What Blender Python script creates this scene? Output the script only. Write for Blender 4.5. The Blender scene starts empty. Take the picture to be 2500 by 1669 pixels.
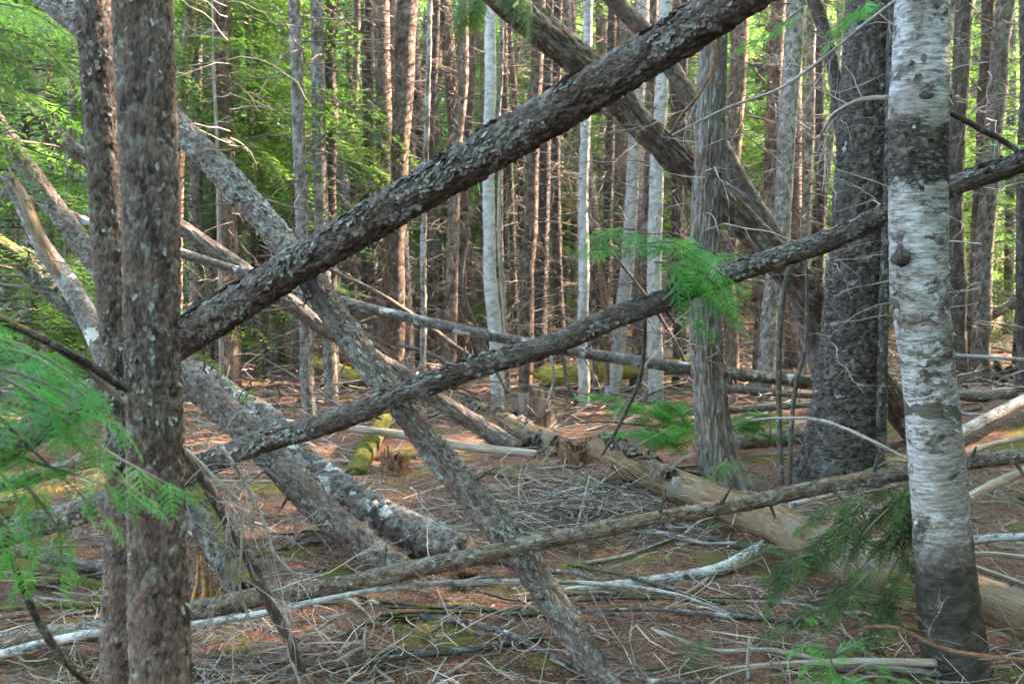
import bpy, math, random
import numpy as np
from math import sin, cos, pi, radians, sqrt, atan2
from mathutils import Vector, Matrix

RNG = np.random.default_rng(7)
random.seed(7)
S = bpy.context.scene
COL = S.collection

# ------------------------------------------------------------------ camera
FPX = 2431.0                      # focal length in photo pixels (35 mm lens, 2500 px wide)
HOR = 640.0                       # row of the eye level
PITCH = math.atan((834.5 - HOR) / FPX)
CAM = np.array([0.0, 0.0, 1.6])
cam = bpy.data.cameras.new('camera')
camo = bpy.data.objects.new('camera', cam)
COL.objects.link(camo)
cam.lens = 35.0; cam.sensor_width = 36.0; cam.clip_end = 600; cam.clip_start = 0.05
camo.location = CAM
camo.rotation_euler = (pi / 2 - PITCH, 0, 0)
cam.dof.use_dof = True
cam.dof.focus_distance = 5.0
cam.dof.aperture_fstop = 4.0
cam.dof.aperture_blades = 7
S.camera = camo

# ------------------------------------------------------------------ light
SUN_DIR = Vector((0.78, 0.34, 0.52)).normalized()       # towards the sun
w = bpy.data.worlds.new("World"); S.world = w; w.use_nodes = True
nt = w.node_tree
bg = nt.nodes['Background']
sky = nt.nodes.new('ShaderNodeTexSky'); sky.sky_type = 'NISHITA'; sky.sun_disc = False
sky.sun_elevation = math.asin(SUN_DIR.z); sky.sun_rotation = atan2(SUN_DIR.x, SUN_DIR.y)
sky.air_density = 1.0; sky.dust_density = 1.5
nt.links.new(sky.outputs[0], bg.inputs[0]); bg.inputs[1].default_value = 0.15
sl = bpy.data.lights.new('sun', 'SUN'); sl.energy = 3.6; sl.angle = radians(0.6); sl.color = (1.0, 0.78, 0.54)
so = bpy.data.objects.new('sun', sl); COL.objects.link(so)
so.rotation_euler = SUN_DIR.to_track_quat('Z', 'Y').to_euler()
S.view_settings.view_transform = 'Standard'; S.view_settings.look = 'None'
S.view_settings.exposure = 4.5; S.view_settings.gamma = 1.0
S.view_settings.use_white_balance = True; S.view_settings.white_balance_temperature = 6450; S.view_settings.white_balance_tint = 20
S.cycles.max_bounces = 6; S.cycles.diffuse_bounces = 2; S.cycles.transmission_bounces = 4
S.cycles.glossy_bounces = 2; S.cycles.transparent_max_bounces = 4
S.cycles.sample_clamp_indirect = 6.0
S.cycles.caustics_reflective = False; S.cycles.caustics_refractive = False

# ------------------------------------------------------------------ noise in numpy
def h2(i, j, seed):
    x = (i.astype(np.int64) * 374761393 + j.astype(np.int64) * 668265263 + seed * 1442695041) & 0xffffffff
    x = ((x ^ (x >> 13)) * 1274126177) & 0xffffffff
    x = ((x ^ (x >> 16)) * 2246822519) & 0xffffffff
    return ((x ^ (x >> 15)) & 0xffffff) / 16777216.0

def vn(u, v, seed=0, per=0):
    iu = np.floor(u); iv = np.floor(v)
    fu = u - iu; fv = v - iv
    fu = fu * fu * (3 - 2 * fu); fv = fv * fv * (3 - 2 * fv)
    a = iu; b = iu + 1
    if per: a = np.mod(a, per); b = np.mod(b, per)
    return ((h2(a, iv, seed) * (1 - fu) + h2(b, iv, seed) * fu) * (1 - fv)
            + (h2(a, iv + 1, seed) * (1 - fu) + h2(b, iv + 1, seed) * fu) * fv)

def fbm(u, v, seed=0, per=0, o=3):
    t = 0; a = .5; n = 0
    for k in range(o):
        t = t + a * vn(u, v, seed + k * 7, per); n += a
        u = u * 2; v = v * 2; per *= 2; a *= .5
    return t / n

def cell(u, v, nu, seed):
    iu = np.floor(u); iv = np.floor(v)
    F1 = np.full(u.shape, 9.0); F2 = F1.copy(); rn = np.zeros_like(u); dv = np.zeros_like(u)
    for di in (-1, 0, 1):
        for dj in (-1, 0, 1):
            ci = iu + di; cj = iv + dj; m = np.mod(ci, nu)
            px = ci + .15 + .7 * h2(m, cj, seed); py = cj + .15 + .7 * h2(m, cj, seed + 5)
            d = np.sqrt((u - px) ** 2 + (v - py) ** 2)
            nr = d < F1
            F2 = np.where(nr, F1, np.minimum(F2, d))
            rn = np.where(nr, h2(m, cj, seed + 9), rn)
            dv = np.where(nr, v - py, dv)
            F1 = np.where(nr, d, F1)
    return F1, F2, rn, dv

def sst(a, b, x):
    t = np.clip((x - a) / (b - a), 0, 1); return t * t * (3 - 2 * t)

# ------------------------------------------------------------------ terrain
def terrain(x, y):
    x = np.asarray(x, float); y = np.asarray(y, float)
    z = 0.02 * np.maximum(0, y - 13)
    z = z + (fbm(x * .45 + 31, y * .45 + 17, 3, 0, 2) - .5) * .07 * np.clip((y - 3) / 6, .3, 1.8)
    z = z + .32 * np.exp(-(((x - 5.2) / 1.7) ** 2 + ((y - 9.3) / 1.9) ** 2))
    z = z + .10 * np.exp(-(((x - 4.5) / 3) ** 2 + ((y - 13) / 3) ** 2))
    z = z + np.clip(np.abs(x) - 14, 0, 60) * .03
    return z - .03
def tz(x, y): return float(terrain(x, y))

# ------------------------------------------------------------------ pixel -> world
FWD = np.array([0, cos(PITCH), -sin(PITCH)]); UPV = np.array([0, sin(PITCH), cos(PITCH)])
def ray(x, y):
    return FWD + np.array([1., 0, 0]) * ((x - 1250) / FPX) - UPV * ((y - 834.5) / FPX)
def PY(x, y, Y):
    r = ray(x, y); return CAM + r * (Y / r[1])
def PW(x, y, Y, wpx):                 # centre and radius for a width in photo pixels
    r = ray(x, y); t = Y / r[1]
    return CAM + r * t, .5 * wpx * t / FPX
def GP(x, y):                         # where the pixel's ray meets the ground
    r = ray(x, y); t = 2.0
    while t < 90:
        p = CAM + r * t
        if p[2] <= tz(p[0], p[1]): return p
        t *= 1.01
    return p

# ------------------------------------------------------------------ mesh helpers
def mk(name, V, faces, mat, parent=None, attrs=None, smooth=True, link=True):
    """faces: list of int arrays (n,k)"""
    me = bpy.data.meshes.new(name)
    V = np.ascontiguousarray(V, dtype=np.float32)
    me.vertices.add(len(V)); me.vertices.foreach_set('co', V.ravel())
    faces = [np.asarray(f, dtype=np.int32) for f in faces if len(f)]
    li = np.concatenate([f.ravel() for f in faces])
    tot = np.concatenate([np.full(len(f), f.shape[1], np.int32) for f in faces])
    st = np.concatenate([[0], np.cumsum(tot)[:-1]]).astype(np.int32)
    me.loops.add(len(li)); me.loops.foreach_set('vertex_index', li)
    me.polygons.add(len(tot)); me.polygons.foreach_set('loop_start', st)
    me.polygons.foreach_set('loop_total', tot)
    me.polygons.foreach_set('use_smooth', np.full(len(tot), smooth))
    for k, a in (attrs or {}).items():
        a = np.asarray(a, np.float32)
        if a.ndim == 2:
            at = me.attributes.new(k, 'FLOAT_VECTOR', 'POINT'); at.data.foreach_set('vector', a.ravel())
        else:
            at = me.attributes.new(k, 'FLOAT', 'POINT'); at.data.foreach_set('value', a.ravel())
    me.update(calc_edges=True); me.validate()
    me.materials.append(mat)
    if not link: return me
    return link_mesh(name, me, parent)

def link_mesh(name, me, parent=None):
    o = bpy.data.objects.new(name, me); COL.objects.link(o)
    if parent is not None: o.parent = parent
    return o

def thing(name, loc, label, cat, group=None):
    o = bpy.data.objects.new(name, None); COL.objects.link(o)
    o.location = [float(a) for a in loc]; o.empty_display_size = .1
    return tag(o, label, cat, group)
def tag(o, label=None, cat=None, group=None, kind=None):
    if label: o['label'] = label
    if cat: o['category'] = cat
    if group: o['group'] = group
    if kind: o['kind'] = kind
    return o

def spline(pts, rad, step):
    P = np.array(pts, float); R = np.array(rad, float)
    if len(P) == 2:
        P = np.array([P[0], P[0] * .67 + P[1] * .33, P[0] * .33 + P[1] * .67, P[1]])
        R = np.array([R[0], R[0] * .67 + R[1] * .33, R[0] * .33 + R[1] * .67, R[1]])
    d = np.concatenate([[0], np.cumsum(np.linalg.norm(np.diff(P, axis=0), axis=1))])
    n = max(4, int(d[-1] / step)); s = np.linspace(0, d[-1], n)
    M = np.zeros_like(P)
    M[1:-1] = (P[2:] - P[:-2]) / (d[2:] - d[:-2])[:, None]
    M[0] = (P[1] - P[0]) / (d[1] - d[0]); M[-1] = (P[-1] - P[-2]) / (d[-1] - d[-2])
    k = np.clip(np.searchsorted(d, s, side='right') - 1, 0, len(P) - 2)
    hh = d[k + 1] - d[k]; t = (s - d[k]) / hh
    h00 = 2 * t**3 - 3 * t**2 + 1; h10 = t**3 - 2 * t**2 + t; h01 = -2 * t**3 + 3 * t**2; h11 = t**3 - t**2
    C = h00[:, None] * P[k] + (h10 * hh)[:, None] * M[k] + h01[:, None] * P[k + 1] + (h11 * hh)[:, None] * M[k + 1]
    return C, np.interp(s, d, R), s

def frames(C):
    T = np.gradient(C, axis=0); T /= np.linalg.norm(T, axis=1)[:, None]
    ref = np.array([0, 0, 1.]) if abs(T[len(T) // 2][2]) < .8 else np.array([0, 1., 0])
    A = np.cross(T, ref); A /= np.linalg.norm(A, axis=1)[:, None]
    B = np.cross(A, T)
    return T, A, B                     # theta=0 -> A (sideways), theta=90deg -> B (up for logs)

def bark_disp(kind, U, SS, r0, seed, amp, pw):
    """U in 0..1 round the trunk, SS metres along; returns displacement, plate value"""
    nu = max(5, int(round(2 * pi * r0 / pw)))
    if kind == 'plates':
        wu = (fbm(U * nu, SS / (pw * 2.2), seed, nu) - .5) * 1.5
        wv = (fbm(U * nu + 9, SS / (pw * 1.6), seed + 3, nu) - .5) * 1.5
        F1, F2, rn, dv = cell(U * nu + wu, SS / (pw * 1.7) + wv, nu, seed)
        e = sst(0, .22, F2 - F1)
        d = amp * (e * (.35 + .65 * rn) + .45 * e * dv) + amp * .5 * (fbm(U * nu * 3, SS / pw * 3, seed + 4, nu * 3, 2) - .5)
        big = (fbm(U * 3, SS * 2.5, seed + 8, 3) - .5) * r0 * .14
        return d + big, rn
    if kind == 'ridges':
        n1 = fbm(U * nu + (vn(U * 4, SS * 3, seed, 4) - .5) * 2, SS / (pw * 9), seed, nu, 3)
        rd = 1 - np.abs(2 * n1 - 1)
        n2 = vn(U * nu * 2.0, SS / (pw * 4), seed + 6, nu * 2)
        d = amp * (.5 - sst(.55, 1, rd)) * 1.3 + amp * .7 * (n2 - .5)
        d = d + (fbm(U * 3, SS * 1.5, seed + 8, 3) - .5) * r0 * .2
        return d, n2
    if kind == 'gran':
        F1, F2, rn, dv = cell(U * nu, SS / (pw * .8), nu, seed)
        d = amp * sst(0, .4, F2 - F1) * (.4 + .6 * rn) + (fbm(U * 4, SS * 2, seed + 8, 4) - .5) * r0 * .12
        return d, rn
    # smooth
    n = fbm(U * 5, SS * 4, seed, 5)
    d = (n - .5) * r0 * .16 + amp * (fbm(U * 8, SS * 70, seed + 2, 8, 2) - .5)
    return d, vn(U * 7, SS * 9, seed + 5, 7)

TUBES = {}
def log_mesh(name, pts, rad, mat, parent=None, kind='plates', amp=.006, pw=.03, seed=1, m=48, step=.02,
             flare=None, jag=None, cap=True, loc=None, extra=None):
    C, R, s = spline(pts, rad, step)
    n = len(C); T, A, B = frames(C)
    th = np.linspace(0, 2 * pi, m, endpoint=False)
    U = np.broadcast_to(th / (2 * pi), (n, m)); SS = np.broadcast_to(s[:, None], (n, m))
    d, pl = bark_disp(kind, U, SS, float(np.mean(R)), seed, amp, pw)
    if extra is not None: d = d + extra(U, SS, s[-1])
    rr = R[:, None] + d
    if flare:                          # root flare at the first end
        f = np.exp(-SS / flare[1]) * flare[0]
        rr = rr * (1 + f * (.6 + .8 * np.maximum(0, np.cos(th * flare[2] + seed))[None, :]))
    rr = np.maximum(rr, R[:, None] * .3)
    V = C[:, None, :] + rr[:, :, None] * (np.cos(th)[None, :, None] * A[:, None, :] + np.sin(th)[None, :, None] * B[:, None, :])
    if jag:                            # splintered end(s)
        for e, dep in jag:
            j = dep * (vn(th / (2 * pi) * 14, th * 0, seed + 3, 14) ** 1.5)
            if e == 0: V[0] -= T[0] * (j - dep * .3)[:, None]
            else: V[-1] += T[-1] * (j - dep * .3)[:, None]
    bk = np.stack([np.cos(U * 2 * pi) * R.mean(), np.sin(U * 2 * pi) * R.mean(), SS], -1)
    TUBES[name + str(seed)] = (C, R, s, T, A, B)
    i = np.arange(n - 1)[:, None] * m; j = np.arange(m)[None, :]; j2 = (j + 1) % m
    F = np.stack([i + j, i + j2, i + m + j2, i + m + j], -1).reshape(-1, 4)
    V = V.reshape(-1, 3); bk = bk.reshape(-1, 3); pl = pl.ravel()
    fs = [F[:, ::-1] if True else F]
    if cap:
        c0 = len(V); V = np.vstack([V, C[0], C[-1]])
        bk = np.vstack([bk, [0, 0, 0], [0, 0, s[-1]]]); pl = np.append(pl, [.5, .5])
        jj = np.arange(m); k2 = (jj + 1) % m
        fs += [np.stack([np.full(m, c0), k2, jj], -1)[:, ::-1],
               np.stack([np.full(m, c0 + 1), (n - 1) * m + jj, (n - 1) * m + k2], -1)[:, ::-1]]
    off = np.array(parent.location) if parent is not None else np.zeros(3)
    if loc is not None: off = np.array(loc)
    o = mk(name, V - off, fs, mat, parent, {'bark': bk, 'plate': pl})
    if loc is not None: o.location = loc
    return o, (C, R, s, T, A, B)

def tubes(P, R, m=3):
    """P (N,k,3) R (N,k) -> V, F"""
    P = np.asarray(P); N, k, _ = P.shape
    T = np.gradient(P, axis=1); T /= (np.linalg.norm(T, axis=2, keepdims=True) + 1e-9)
    ref = np.where(np.abs(T[:, :, 2:3]) < .85, np.array([0, 0, 1.]), np.array([1., 0, 0]))
    A = np.cross(T, ref); A /= (np.linalg.norm(A, axis=2, keepdims=True) + 1e-9); B = np.cross(A, T)
    th = np.linspace(0, 2 * pi, m, endpoint=False)
    V = P[:, :, None, :] + R[:, :, None, None] * (np.cos(th)[:, None] * A[:, :, None, :] + np.sin(th)[:, None] * B[:, :, None, :])
    n = np.arange(N)[:, None, None] * k * m; i = np.arange(k - 1)[None, :, None] * m; j = np.arange(m)[None, None, :]; j2 = (j + 1) % m
    F = np.stack([n + i + j2, n + i + j, n + i + m + j, n + i + m + j2], -1).reshape(-1, 4)
    return V.reshape(-1, 3), F

def merge(parts):
    V = []; F = []; o = 0
    for v, f in parts:
        V.append(v); F.append(f + o); o += len(v)
    return np.vstack(V), np.vstack(F)

def flakes(tube, n, w, l, lift, rng, thr=(0, 2 * pi), hang=False, srange=(0, 1)):
    C, R, s, T, A, B = tube
    t = rng.uniform(srange[0], srange[1], n * 4) * s[-1]; th = rng.uniform(thr[0], thr[1], n * 4)
    dn = fbm(th * 1.3 + 5, t * 4.0, int(n) % 97, 0, 3) + rng.uniform(-.06, .06, n * 4)
    sel = np.argsort(-dn)[:n]; rng.shuffle(sel); t = t[sel]; th = th[sel]
    idx = np.clip(np.searchsorted(s, t), 0, len(s) - 1)
    c = C[idx]; r = R[idx]; Tt = T[idx]; Aa = A[idx]; Bb = B[idx]
    ww = w * rng.uniform(.5, 1.5, n); ll = l * rng.uniform(.5, 1.5, n); hh = lift * rng.uniform(.2, 1.6, n)
    g = 4
    V = np.zeros((n, g, g, 3))
    sg = rng.choice([-1, 1], n)
    for a in range(g):
        for b in range(g):
            fa = a / (g - 1); fb = b / (g - 1) - .5
            taper = (.35, 1.0, .85, .4)[a]
            ja = rng.uniform(-.17, .17, n); jb = rng.uniform(-.17, .17, n)
            if hang:    # lifted at the lower edge: spread round the trunk, long side along it
                al = (fb + jb) * ll * taper; an = (fa + ja) * ww * np.where(np.cos(th) > 0, -1, 1)
                hgt = hh * fa ** 1.5
            else:
                al = (fa + ja) * ll * sg; an = (fb + jb) * ww * taper
                hgt = hh * fa ** 1.6 + .15 * hh * abs(fb)
            ang = th + an / r
            rad = r + .002 + hgt
            V[:, a, b] = c + Tt * al[:, None] + rad[:, None] * (np.cos(ang)[:, None] * Aa + np.sin(ang)[:, None] * Bb)
    F = []
    base = np.arange(n) * g * g
    for a in range(g - 1):
        for b in range(g - 1):
            q = base + a * g + b
            F.append(np.stack([q, q + 1, q + g + 1, q + g], -1))
    return V.reshape(-1, 3), np.concatenate(F)

# ------------------------------------------------------------------ materials
def newmat(name):
    m = bpy.data.materials.new(name); m.use_nodes = True
    nt = m.node_tree; b = nt.nodes['Principled BSDF']
    b.inputs['Roughness'].default_value = .85
    b.inputs['Specular IOR Level'].default_value = .12
    return m, nt, b
class NB:
    def __init__(s, nt): s.nt = nt
    def n(s, t, **kw):
        x = s.nt.nodes.new(t)
        for k, v in kw.items(): setattr(x, k, v)
        return x
    def l(s, a, b): s.nt.links.new(a, b)
    def noise(s, vec, scale, detail=4, rough=.6, dist=0):
        x = s.n('ShaderNodeTexNoise'); x.inputs['Scale'].default_value = scale
        x.inputs['Detail'].default_value = detail; x.inputs['Roughness'].default_value = rough
        x.inputs['Distortion'].default_value = dist
        if vec is not None: s.l(vec, x.inputs['Vector'])
        return x.outputs['Fac']
    def ramp(s, fac, stops, interp='LINEAR'):
        x = s.n('ShaderNodeValToRGB'); x.color_ramp.interpolation = interp
        e = x.color_ramp.elements
        while len(e) < len(stops): e.new(.5)
        for k, (p, c) in enumerate(stops):
            e[k].position = p; e[k].color = (c[0], c[1], c[2], 1) if not isinstance(c, (int, float)) else (c, c, c, 1)
        s.l(fac, x.inputs['Fac']); return x.outputs['Color']
    def mix(s, fac, a, b, mode='MIX'):
        x = s.n('ShaderNodeMix', data_type='RGBA', blend_type=mode)
        for k, v in ((0, fac), (6, a), (7, b)):
            if isinstance(v, (int, float)): x.inputs[k].default_value = v
            elif isinstance(v, tuple): x.inputs[k].default_value = (v[0], v[1], v[2], 1)
            else: s.l(v, x.inputs[k])
        return x.outputs[2]
    def math(s, op, a, b=0.0, clamp=False):
        x = s.n('ShaderNodeMath', operation=op); x.use_clamp = clamp
        for k, v in ((0, a), (1, b)):
            if isinstance(v, (int, float)): x.inputs[k].default_value = v
            else: s.l(v, x.inputs[k])
        return x.outputs[0]
    def mapv(s, vec, sc):
        x = s.n('ShaderNodeMapping'); x.inputs['Scale'].default_value = sc; s.l(vec, x.inputs[0]); return x.outputs[0]
    def attr(s, name, out='Vector'):
        return s.n('ShaderNodeAttribute', attribute_name=name).outputs[out]
    def bump(s, h, strength, dist, bsdf):
        x = s.n('ShaderNodeBump'); x.inputs['Strength'].default_value = strength; x.inputs['Distance'].default_value = dist
        s.l(h, x.inputs['Height']); s.l(x.outputs[0], bsdf.inputs['Normal'])

def bark_mat(name, dark, mid, pale, lichen=(.26, .30, .25), lich=.35, stretch=(1, 1, .35), moss=0, scale=28,
             bump=.5, red=None, white=None, whitethr=.7, rnd=0.0):
    m, nt, b = newmat(name); N = NB(nt)
    v = N.attr('bark'); pl = N.attr('plate', 'Fac')
    vs = N.mapv(v, stretch)
    f1 = N.noise(vs, scale, 6, .65); f2 = N.noise(vs, scale * 4, 4, .7); f3 = N.noise(v, 5, 3, .6); f4 = N.noise(v, 21, 6, .75)
    k = N.math('ADD', N.math('MULTIPLY', f1, .6), N.math('MULTIPLY', f2, .4))
    c = N.ramp(k, [(.38, dark), (.5, mid), (.63, pale)])
    c = N.mix(N.ramp(pl, [(.45, 0), (1.0, .32)]), c, pale)
    c = N.mix(N.ramp(pl, [(.0, .5), (.35, 0)]), c, dark)
    if red:
        c = N.mix(N.ramp(N.math('ADD', N.math('MULTIPLY', f3, .8), N.math('MULTIPLY', pl, .25)), [(.5, 0), (.66, .8)]), c, red)
    if lich > 0:
        q = N.math('ADD', N.math('MULTIPLY', f4, .75), N.math('MULTIPLY', pl, .25))
        c = N.mix(N.ramp(q, [(.62 - lich * .35, 0), (.70 - lich * .35, .85)]), c, lichen)
    if white:
        c = N.mix(N.ramp(N.noise(N.mapv(v, (1, 1, .8)), 9, 5, .6, .4), [(whitethr - .03, 0), (whitethr + .02, .9)]), c, white)
    if moss > 0:
        g = N.n('ShaderNodeNewGeometry'); sx = N.n('ShaderNodeSeparateXYZ'); N.l(g.outputs['Normal'], sx.inputs[0])
        q = N.math('ADD', N.math('MULTIPLY', sx.outputs[2], .30), N.noise(g.outputs['Position'], 7, 6, .7))
        fac = N.ramp(q, [(.95 - moss * .5, 0), (1.03 - moss * .5, 1)])
        mc = N.ramp(N.noise(g.outputs['Position'], 60, 3), [(.3, (.035, .038, .010)), (.7, (.14, .135, .030))])
        c = N.mix(fac, c, mc)
    if rnd > 0:
        oi = N.n('ShaderNodeObjectInfo')
        hs = N.n('ShaderNodeHueSaturation'); N.l(c, hs.inputs['Color'])
        N.l(N.math('ADD', N.math('MULTIPLY', oi.outputs['Random'], rnd), 1 - rnd / 2), hs.inputs['Value']); c = hs.outputs[0]
    N.l(c, b.inputs['Base Color'])
    N.bump(N.math('ADD', f1, N.math('MULTIPLY', f2, .6)), min(1, bump * 1.4), .016, b)
    return m

M = {}
M['scaly'] = bark_mat('scaly_bark', (.030, .023, .020), (.105, .084, .074), (.24, .205, .19), (.20, .20, .185), .08, (1, 1, .5), 0, 30, .8, red=(.075, .042, .030))
M['scaly_brown'] = bark_mat('scaly_brown_bark', (.045, .032, .025), (.12, .085, .065), (.22, .175, .15), (.22, .235, .20), .25, (1, 1, .4), 0, 30, .6, red=(.13, .065, .040))
M['scaly_grey'] = bark_mat('scaly_grey_bark', (.034, .026, .022), (.115, .092, .081), (.27, .235, .215), (.22, .215, .205), .06, (1, 1, .5), .10, 30, .8, red=(.11, .07, .055))
M['pole'] = bark_mat('thin_pole_bark', (.04, .03, .024), (.15, .115, .088), (.31, .26, .205), (.24, .25, .22), .12, (1, 1, .6), 0, 40, .8, red=(.15, .085, .05))
M['peel'] = bark_mat('peeling_bark', (.030, .022, .019), (.115, .088, .078), (.24, .20, .18), (.25, .26, .245), .10, (1, 1, .35), 0, 30, .9, red=(.15, .09, .07))
M['peel_flake'] = bark_mat('bark_flake', (.06, .048, .042), (.16, .14, .125), (.30, .29, .27), (.27, .29, .27), .3, (1, 1, 1), 0, 40, .3)
M['scaly_flake'] = bark_mat('scale_flake', (.05, .042, .038), (.12, .105, .095), (.23, .215, .195), (.22, .24, .215), .3, (1, 1, 1), 0, 40, .3)
M['spruce'] = bark_mat('spruce_bark', (.016, .012, .011), (.080, .062, .053), (.23, .195, .175), (.20, .205, .19), .10, (1, 1, 1.8), .05, 30, 1.0, white=(.50, .50, .49), whitethr=.67)
M['cedar'] = bark_mat('cedar_bark', (.06, .047, .040), (.17, .14, .125), (.29, .26, .24), (.24, .255, .22), .18, (1, 1, .07), 0, 30, .9, red=(.14, .085, .06))
M['mossy'] = bark_mat('mossy_bark', (.012, .010, .009), (.050, .043, .038), (.13, .12, .112), (.18, .19, .165), .15, (1, 1, .5), .55, 26, .6)
M['verymossy'] = bark_mat('moss_covered_bark', (.04, .035, .03), (.10, .085, .06), (.16, .15, .10), (.20, .22, .12), .2, (1, 1, .5), 1.0, 26, .8)
M['thinstick'] = bark_mat('dead_stick', (.13, .105, .09), (.25, .215, .19), (.40, .36, .33), (.30, .31, .28), .2, (1, 1, .2), 0, 60, .3)
M['darkstick'] = bark_mat('dark_stick', (.035, .028, .024), (.08, .066, .057), (.15, .13, .11), (.22, .23, .21), .12, (1, 1, .3), .1, 50, .4)
M['rot'] = bark_mat('rotten_wood', (.055, .028, .016), (.15, .075, .042), (.27, .15, .085), (.16, .13, .09), 0, (1, 1, .25), .2, 34, .9)
M['stump'] = bark_mat('weathered_stump', (.05, .036, .03), (.16, .115, .09), (.30, .24, .20), (.24, .20, .17), .15, (1, 1, .10), .1, 30, .9)
M['orangewood'] = bark_mat('fresh_broken_wood', (.16, .07, .022), (.34, .17, .055), (.50, .30, .12), (.4, .25, .12), 0, (1, 1, .05), 0, 30, .6)
M['barewood'] = bark_mat('bare_log_wood', (.045, .028, .016), (.155, .096, .050), (.29, .20, .115), (.16, .135, .105), .28, (1, 1, .07), 0, 24, .6, red=(.16, .085, .042))
M['palewood'] = bark_mat('bare_pole_wood', (.14, .105, .08), (.27, .215, .17), (.42, .36, .31), (.30, .28, .26), .2, (1, 1, .04), 0, 30, .35)
M['far_brown'] = bark_mat('far_brown_bark', (.035, .023, .018), (.115, .078, .060), (.24, .175, .14), (.22, .215, .19), .15, (1, 1, .35), 0, 24, .9, rnd=.5)
M['far_grey'] = bark_mat('far_grey_bark', (.045, .036, .030), (.15, .125, .11), (.30, .27, .25), (.30, .30, .28), .2, (1, 1, .5), 0, 24, .9, rnd=.35)
M['far_dark'] = bark_mat('far_dark_bark', (.025, .019, .017), (.065, .050, .043), (.13, .105, .092), (.15, .15, .13), .1, (1, 1, .4), 0, 24, .9, rnd=.4)
M['yellowlog'] = bark_mat('sunlit_yellow_mossy_wood', (.12, .085, .02), (.32, .25, .05), (.48, .38, .11), (.30, .28, .06), .3, (1, 1, .2), .3, 16, .8)  # sunlit yellow put into the colour of the mossy wood
M['whitepole'] = bark_mat('whitish_pole_bark', (.08, .07, .06), (.30, .28, .27), (.52, .51, .50), (.42, .43, .42), .35, (1, 1, .5), 0, 22, .6)
M['far_pale'] = bark_mat('pale_smooth_bark', (.17, .155, .15), (.34, .32, .315), (.48, .46, .45), (.40, .40, .39), .3, (1, 1, 2.2), 0, 16, .5)
M['twig'] = bark_mat('twig_bark', (.10, .082, .072), (.21, .18, .162), (.34, .31, .285), (.3, .3, .28), 0, (1, 1, .5), 0, 9, 0)
def plain(name, col, var=.3, rough=.85, scale=6):
    m, nt, b = newmat(name); N = NB(nt)
    g = N.n('ShaderNodeNewGeometry')
    f = N.noise(g.outputs['Position'], scale, 3)
    c = N.ramp(f, [(.3, tuple(a * (1 - var) for a in col)), (.7, tuple(min(1, a * (1 + var)) for a in col))])
    N.l(c, b.inputs['Base Color']); b.inputs['Roughness'].default_value = rough
    return m
M['birchy'] = bark_mat('old_birch_log_bark', (.045, .036, .032), (.13, .105, .096), (.25, .22, .21), (.28, .28, .265), .18, (1, 1, 1.2), .15, 26, .9, white=(.55, .55, .56), whitethr=.60)
M['deadtwig'] = plain('dead_twig_wood', (.13, .105, .09), .75, .9, 3)
M['paletwig'] = plain('pale_twig_wood', (.30, .255, .225), .65, .85, 5)

def birch_mat(name, band=True):
    m, nt, b = newmat(name); N = NB(nt)
    v = N.attr('bark')
    g = N.n('ShaderNodeNewGeometry'); sp = N.n('ShaderNodeSeparateXYZ'); N.l(g.outputs['Position'], sp.inputs[0]); z = sp.outputs[2]
    s1 = N.noise(N.mapv(v, (1, 1, 4.5)), 18, 7, .78); s2 = N.noise(N.mapv(v, (1, 1, 12)), 22, 3, .6)
    big = N.noise(v, 5, 4, .6)
    c = N.ramp(s1, [(.38, (.10, .08, .068)), (.47, (.27, .25, .235)), (.60, (.50, .515, .53))])
    c = N.mix(N.ramp(big, [(.46, 0), (.56, .75)]), c, N.ramp(N.noise(N.mapv(v, (1, 1, 4)), 26, 4, .7), [(.4, (.12, .10, .085)), (.65, (.36, .325, .29))]))
    c = N.mix(N.ramp(s2, [(.62, 0), (.68, .85)]), c, (.085, .065, .055))
    n3 = N.noise(v, 11, 6, .7, .5)
    if band:
        # black healed band at about eye level, dark rough foot, a few scars
        def bandf(z0, w, rough, hi):
            z_ = N.math('ADD', z, N.math('MULTIPLY', N.math('SUBTRACT', N.noise(v, 6, 3, .6), .5), .22)); d = N.math('ABSOLUTE', N.math('SUBTRACT', z_, z0)); d = N.math('DIVIDE', d, w)
            q = N.math('SUBTRACT', N.math('ADD', N.math('SUBTRACT', 1.0, d), N.math('MULTIPLY', n3, rough)), rough * .5)
            return N.ramp(q, [(.0, 0), (.12, hi)])
        c = N.mix(bandf(BZ[0], BZ[1], .55, 1.0), c, N.ramp(N.noise(N.mapv(v, (1, 1, 2)), 38, 5, .7), [(.35, (.018, .016, .014)), (.55, (.06, .052, .045)), (.7, (.32, .32, .31))]))
        c = N.mix(bandf(BZ[2], .03, 2.6, .85), c, (.06, .05, .03))
        c = N.mix(N.ramp(N.noise(N.mapv(v, (1, 1, 1.3)), 8, 5, .7, .4), [(.53, 0), (.57, .85)]), c, N.ramp(N.noise(v, 45, 3), [(.4, (.03, .024, .018)), (.65, (.16, .13, .10))]))
        q = N.math('SUBTRACT', N.math('ADD', N.math('DIVIDE', N.math('SUBTRACT', .62, z), .45), N.math('MULTIPLY', n3, 1.5)), .75)
        c = N.mix(N.ramp(q, [(0, 0), (.5, .95)]), c, N.ramp(N.noise(v, 30, 5, .7), [(.4, (.020, .018, .014)), (.7, (.075, .065, .05))]))
    N.l(c, b.inputs['Base Color'])
    N.bump(N.math('SUBTRACT', s1, s2), .8, .006, b)
    return m

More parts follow.
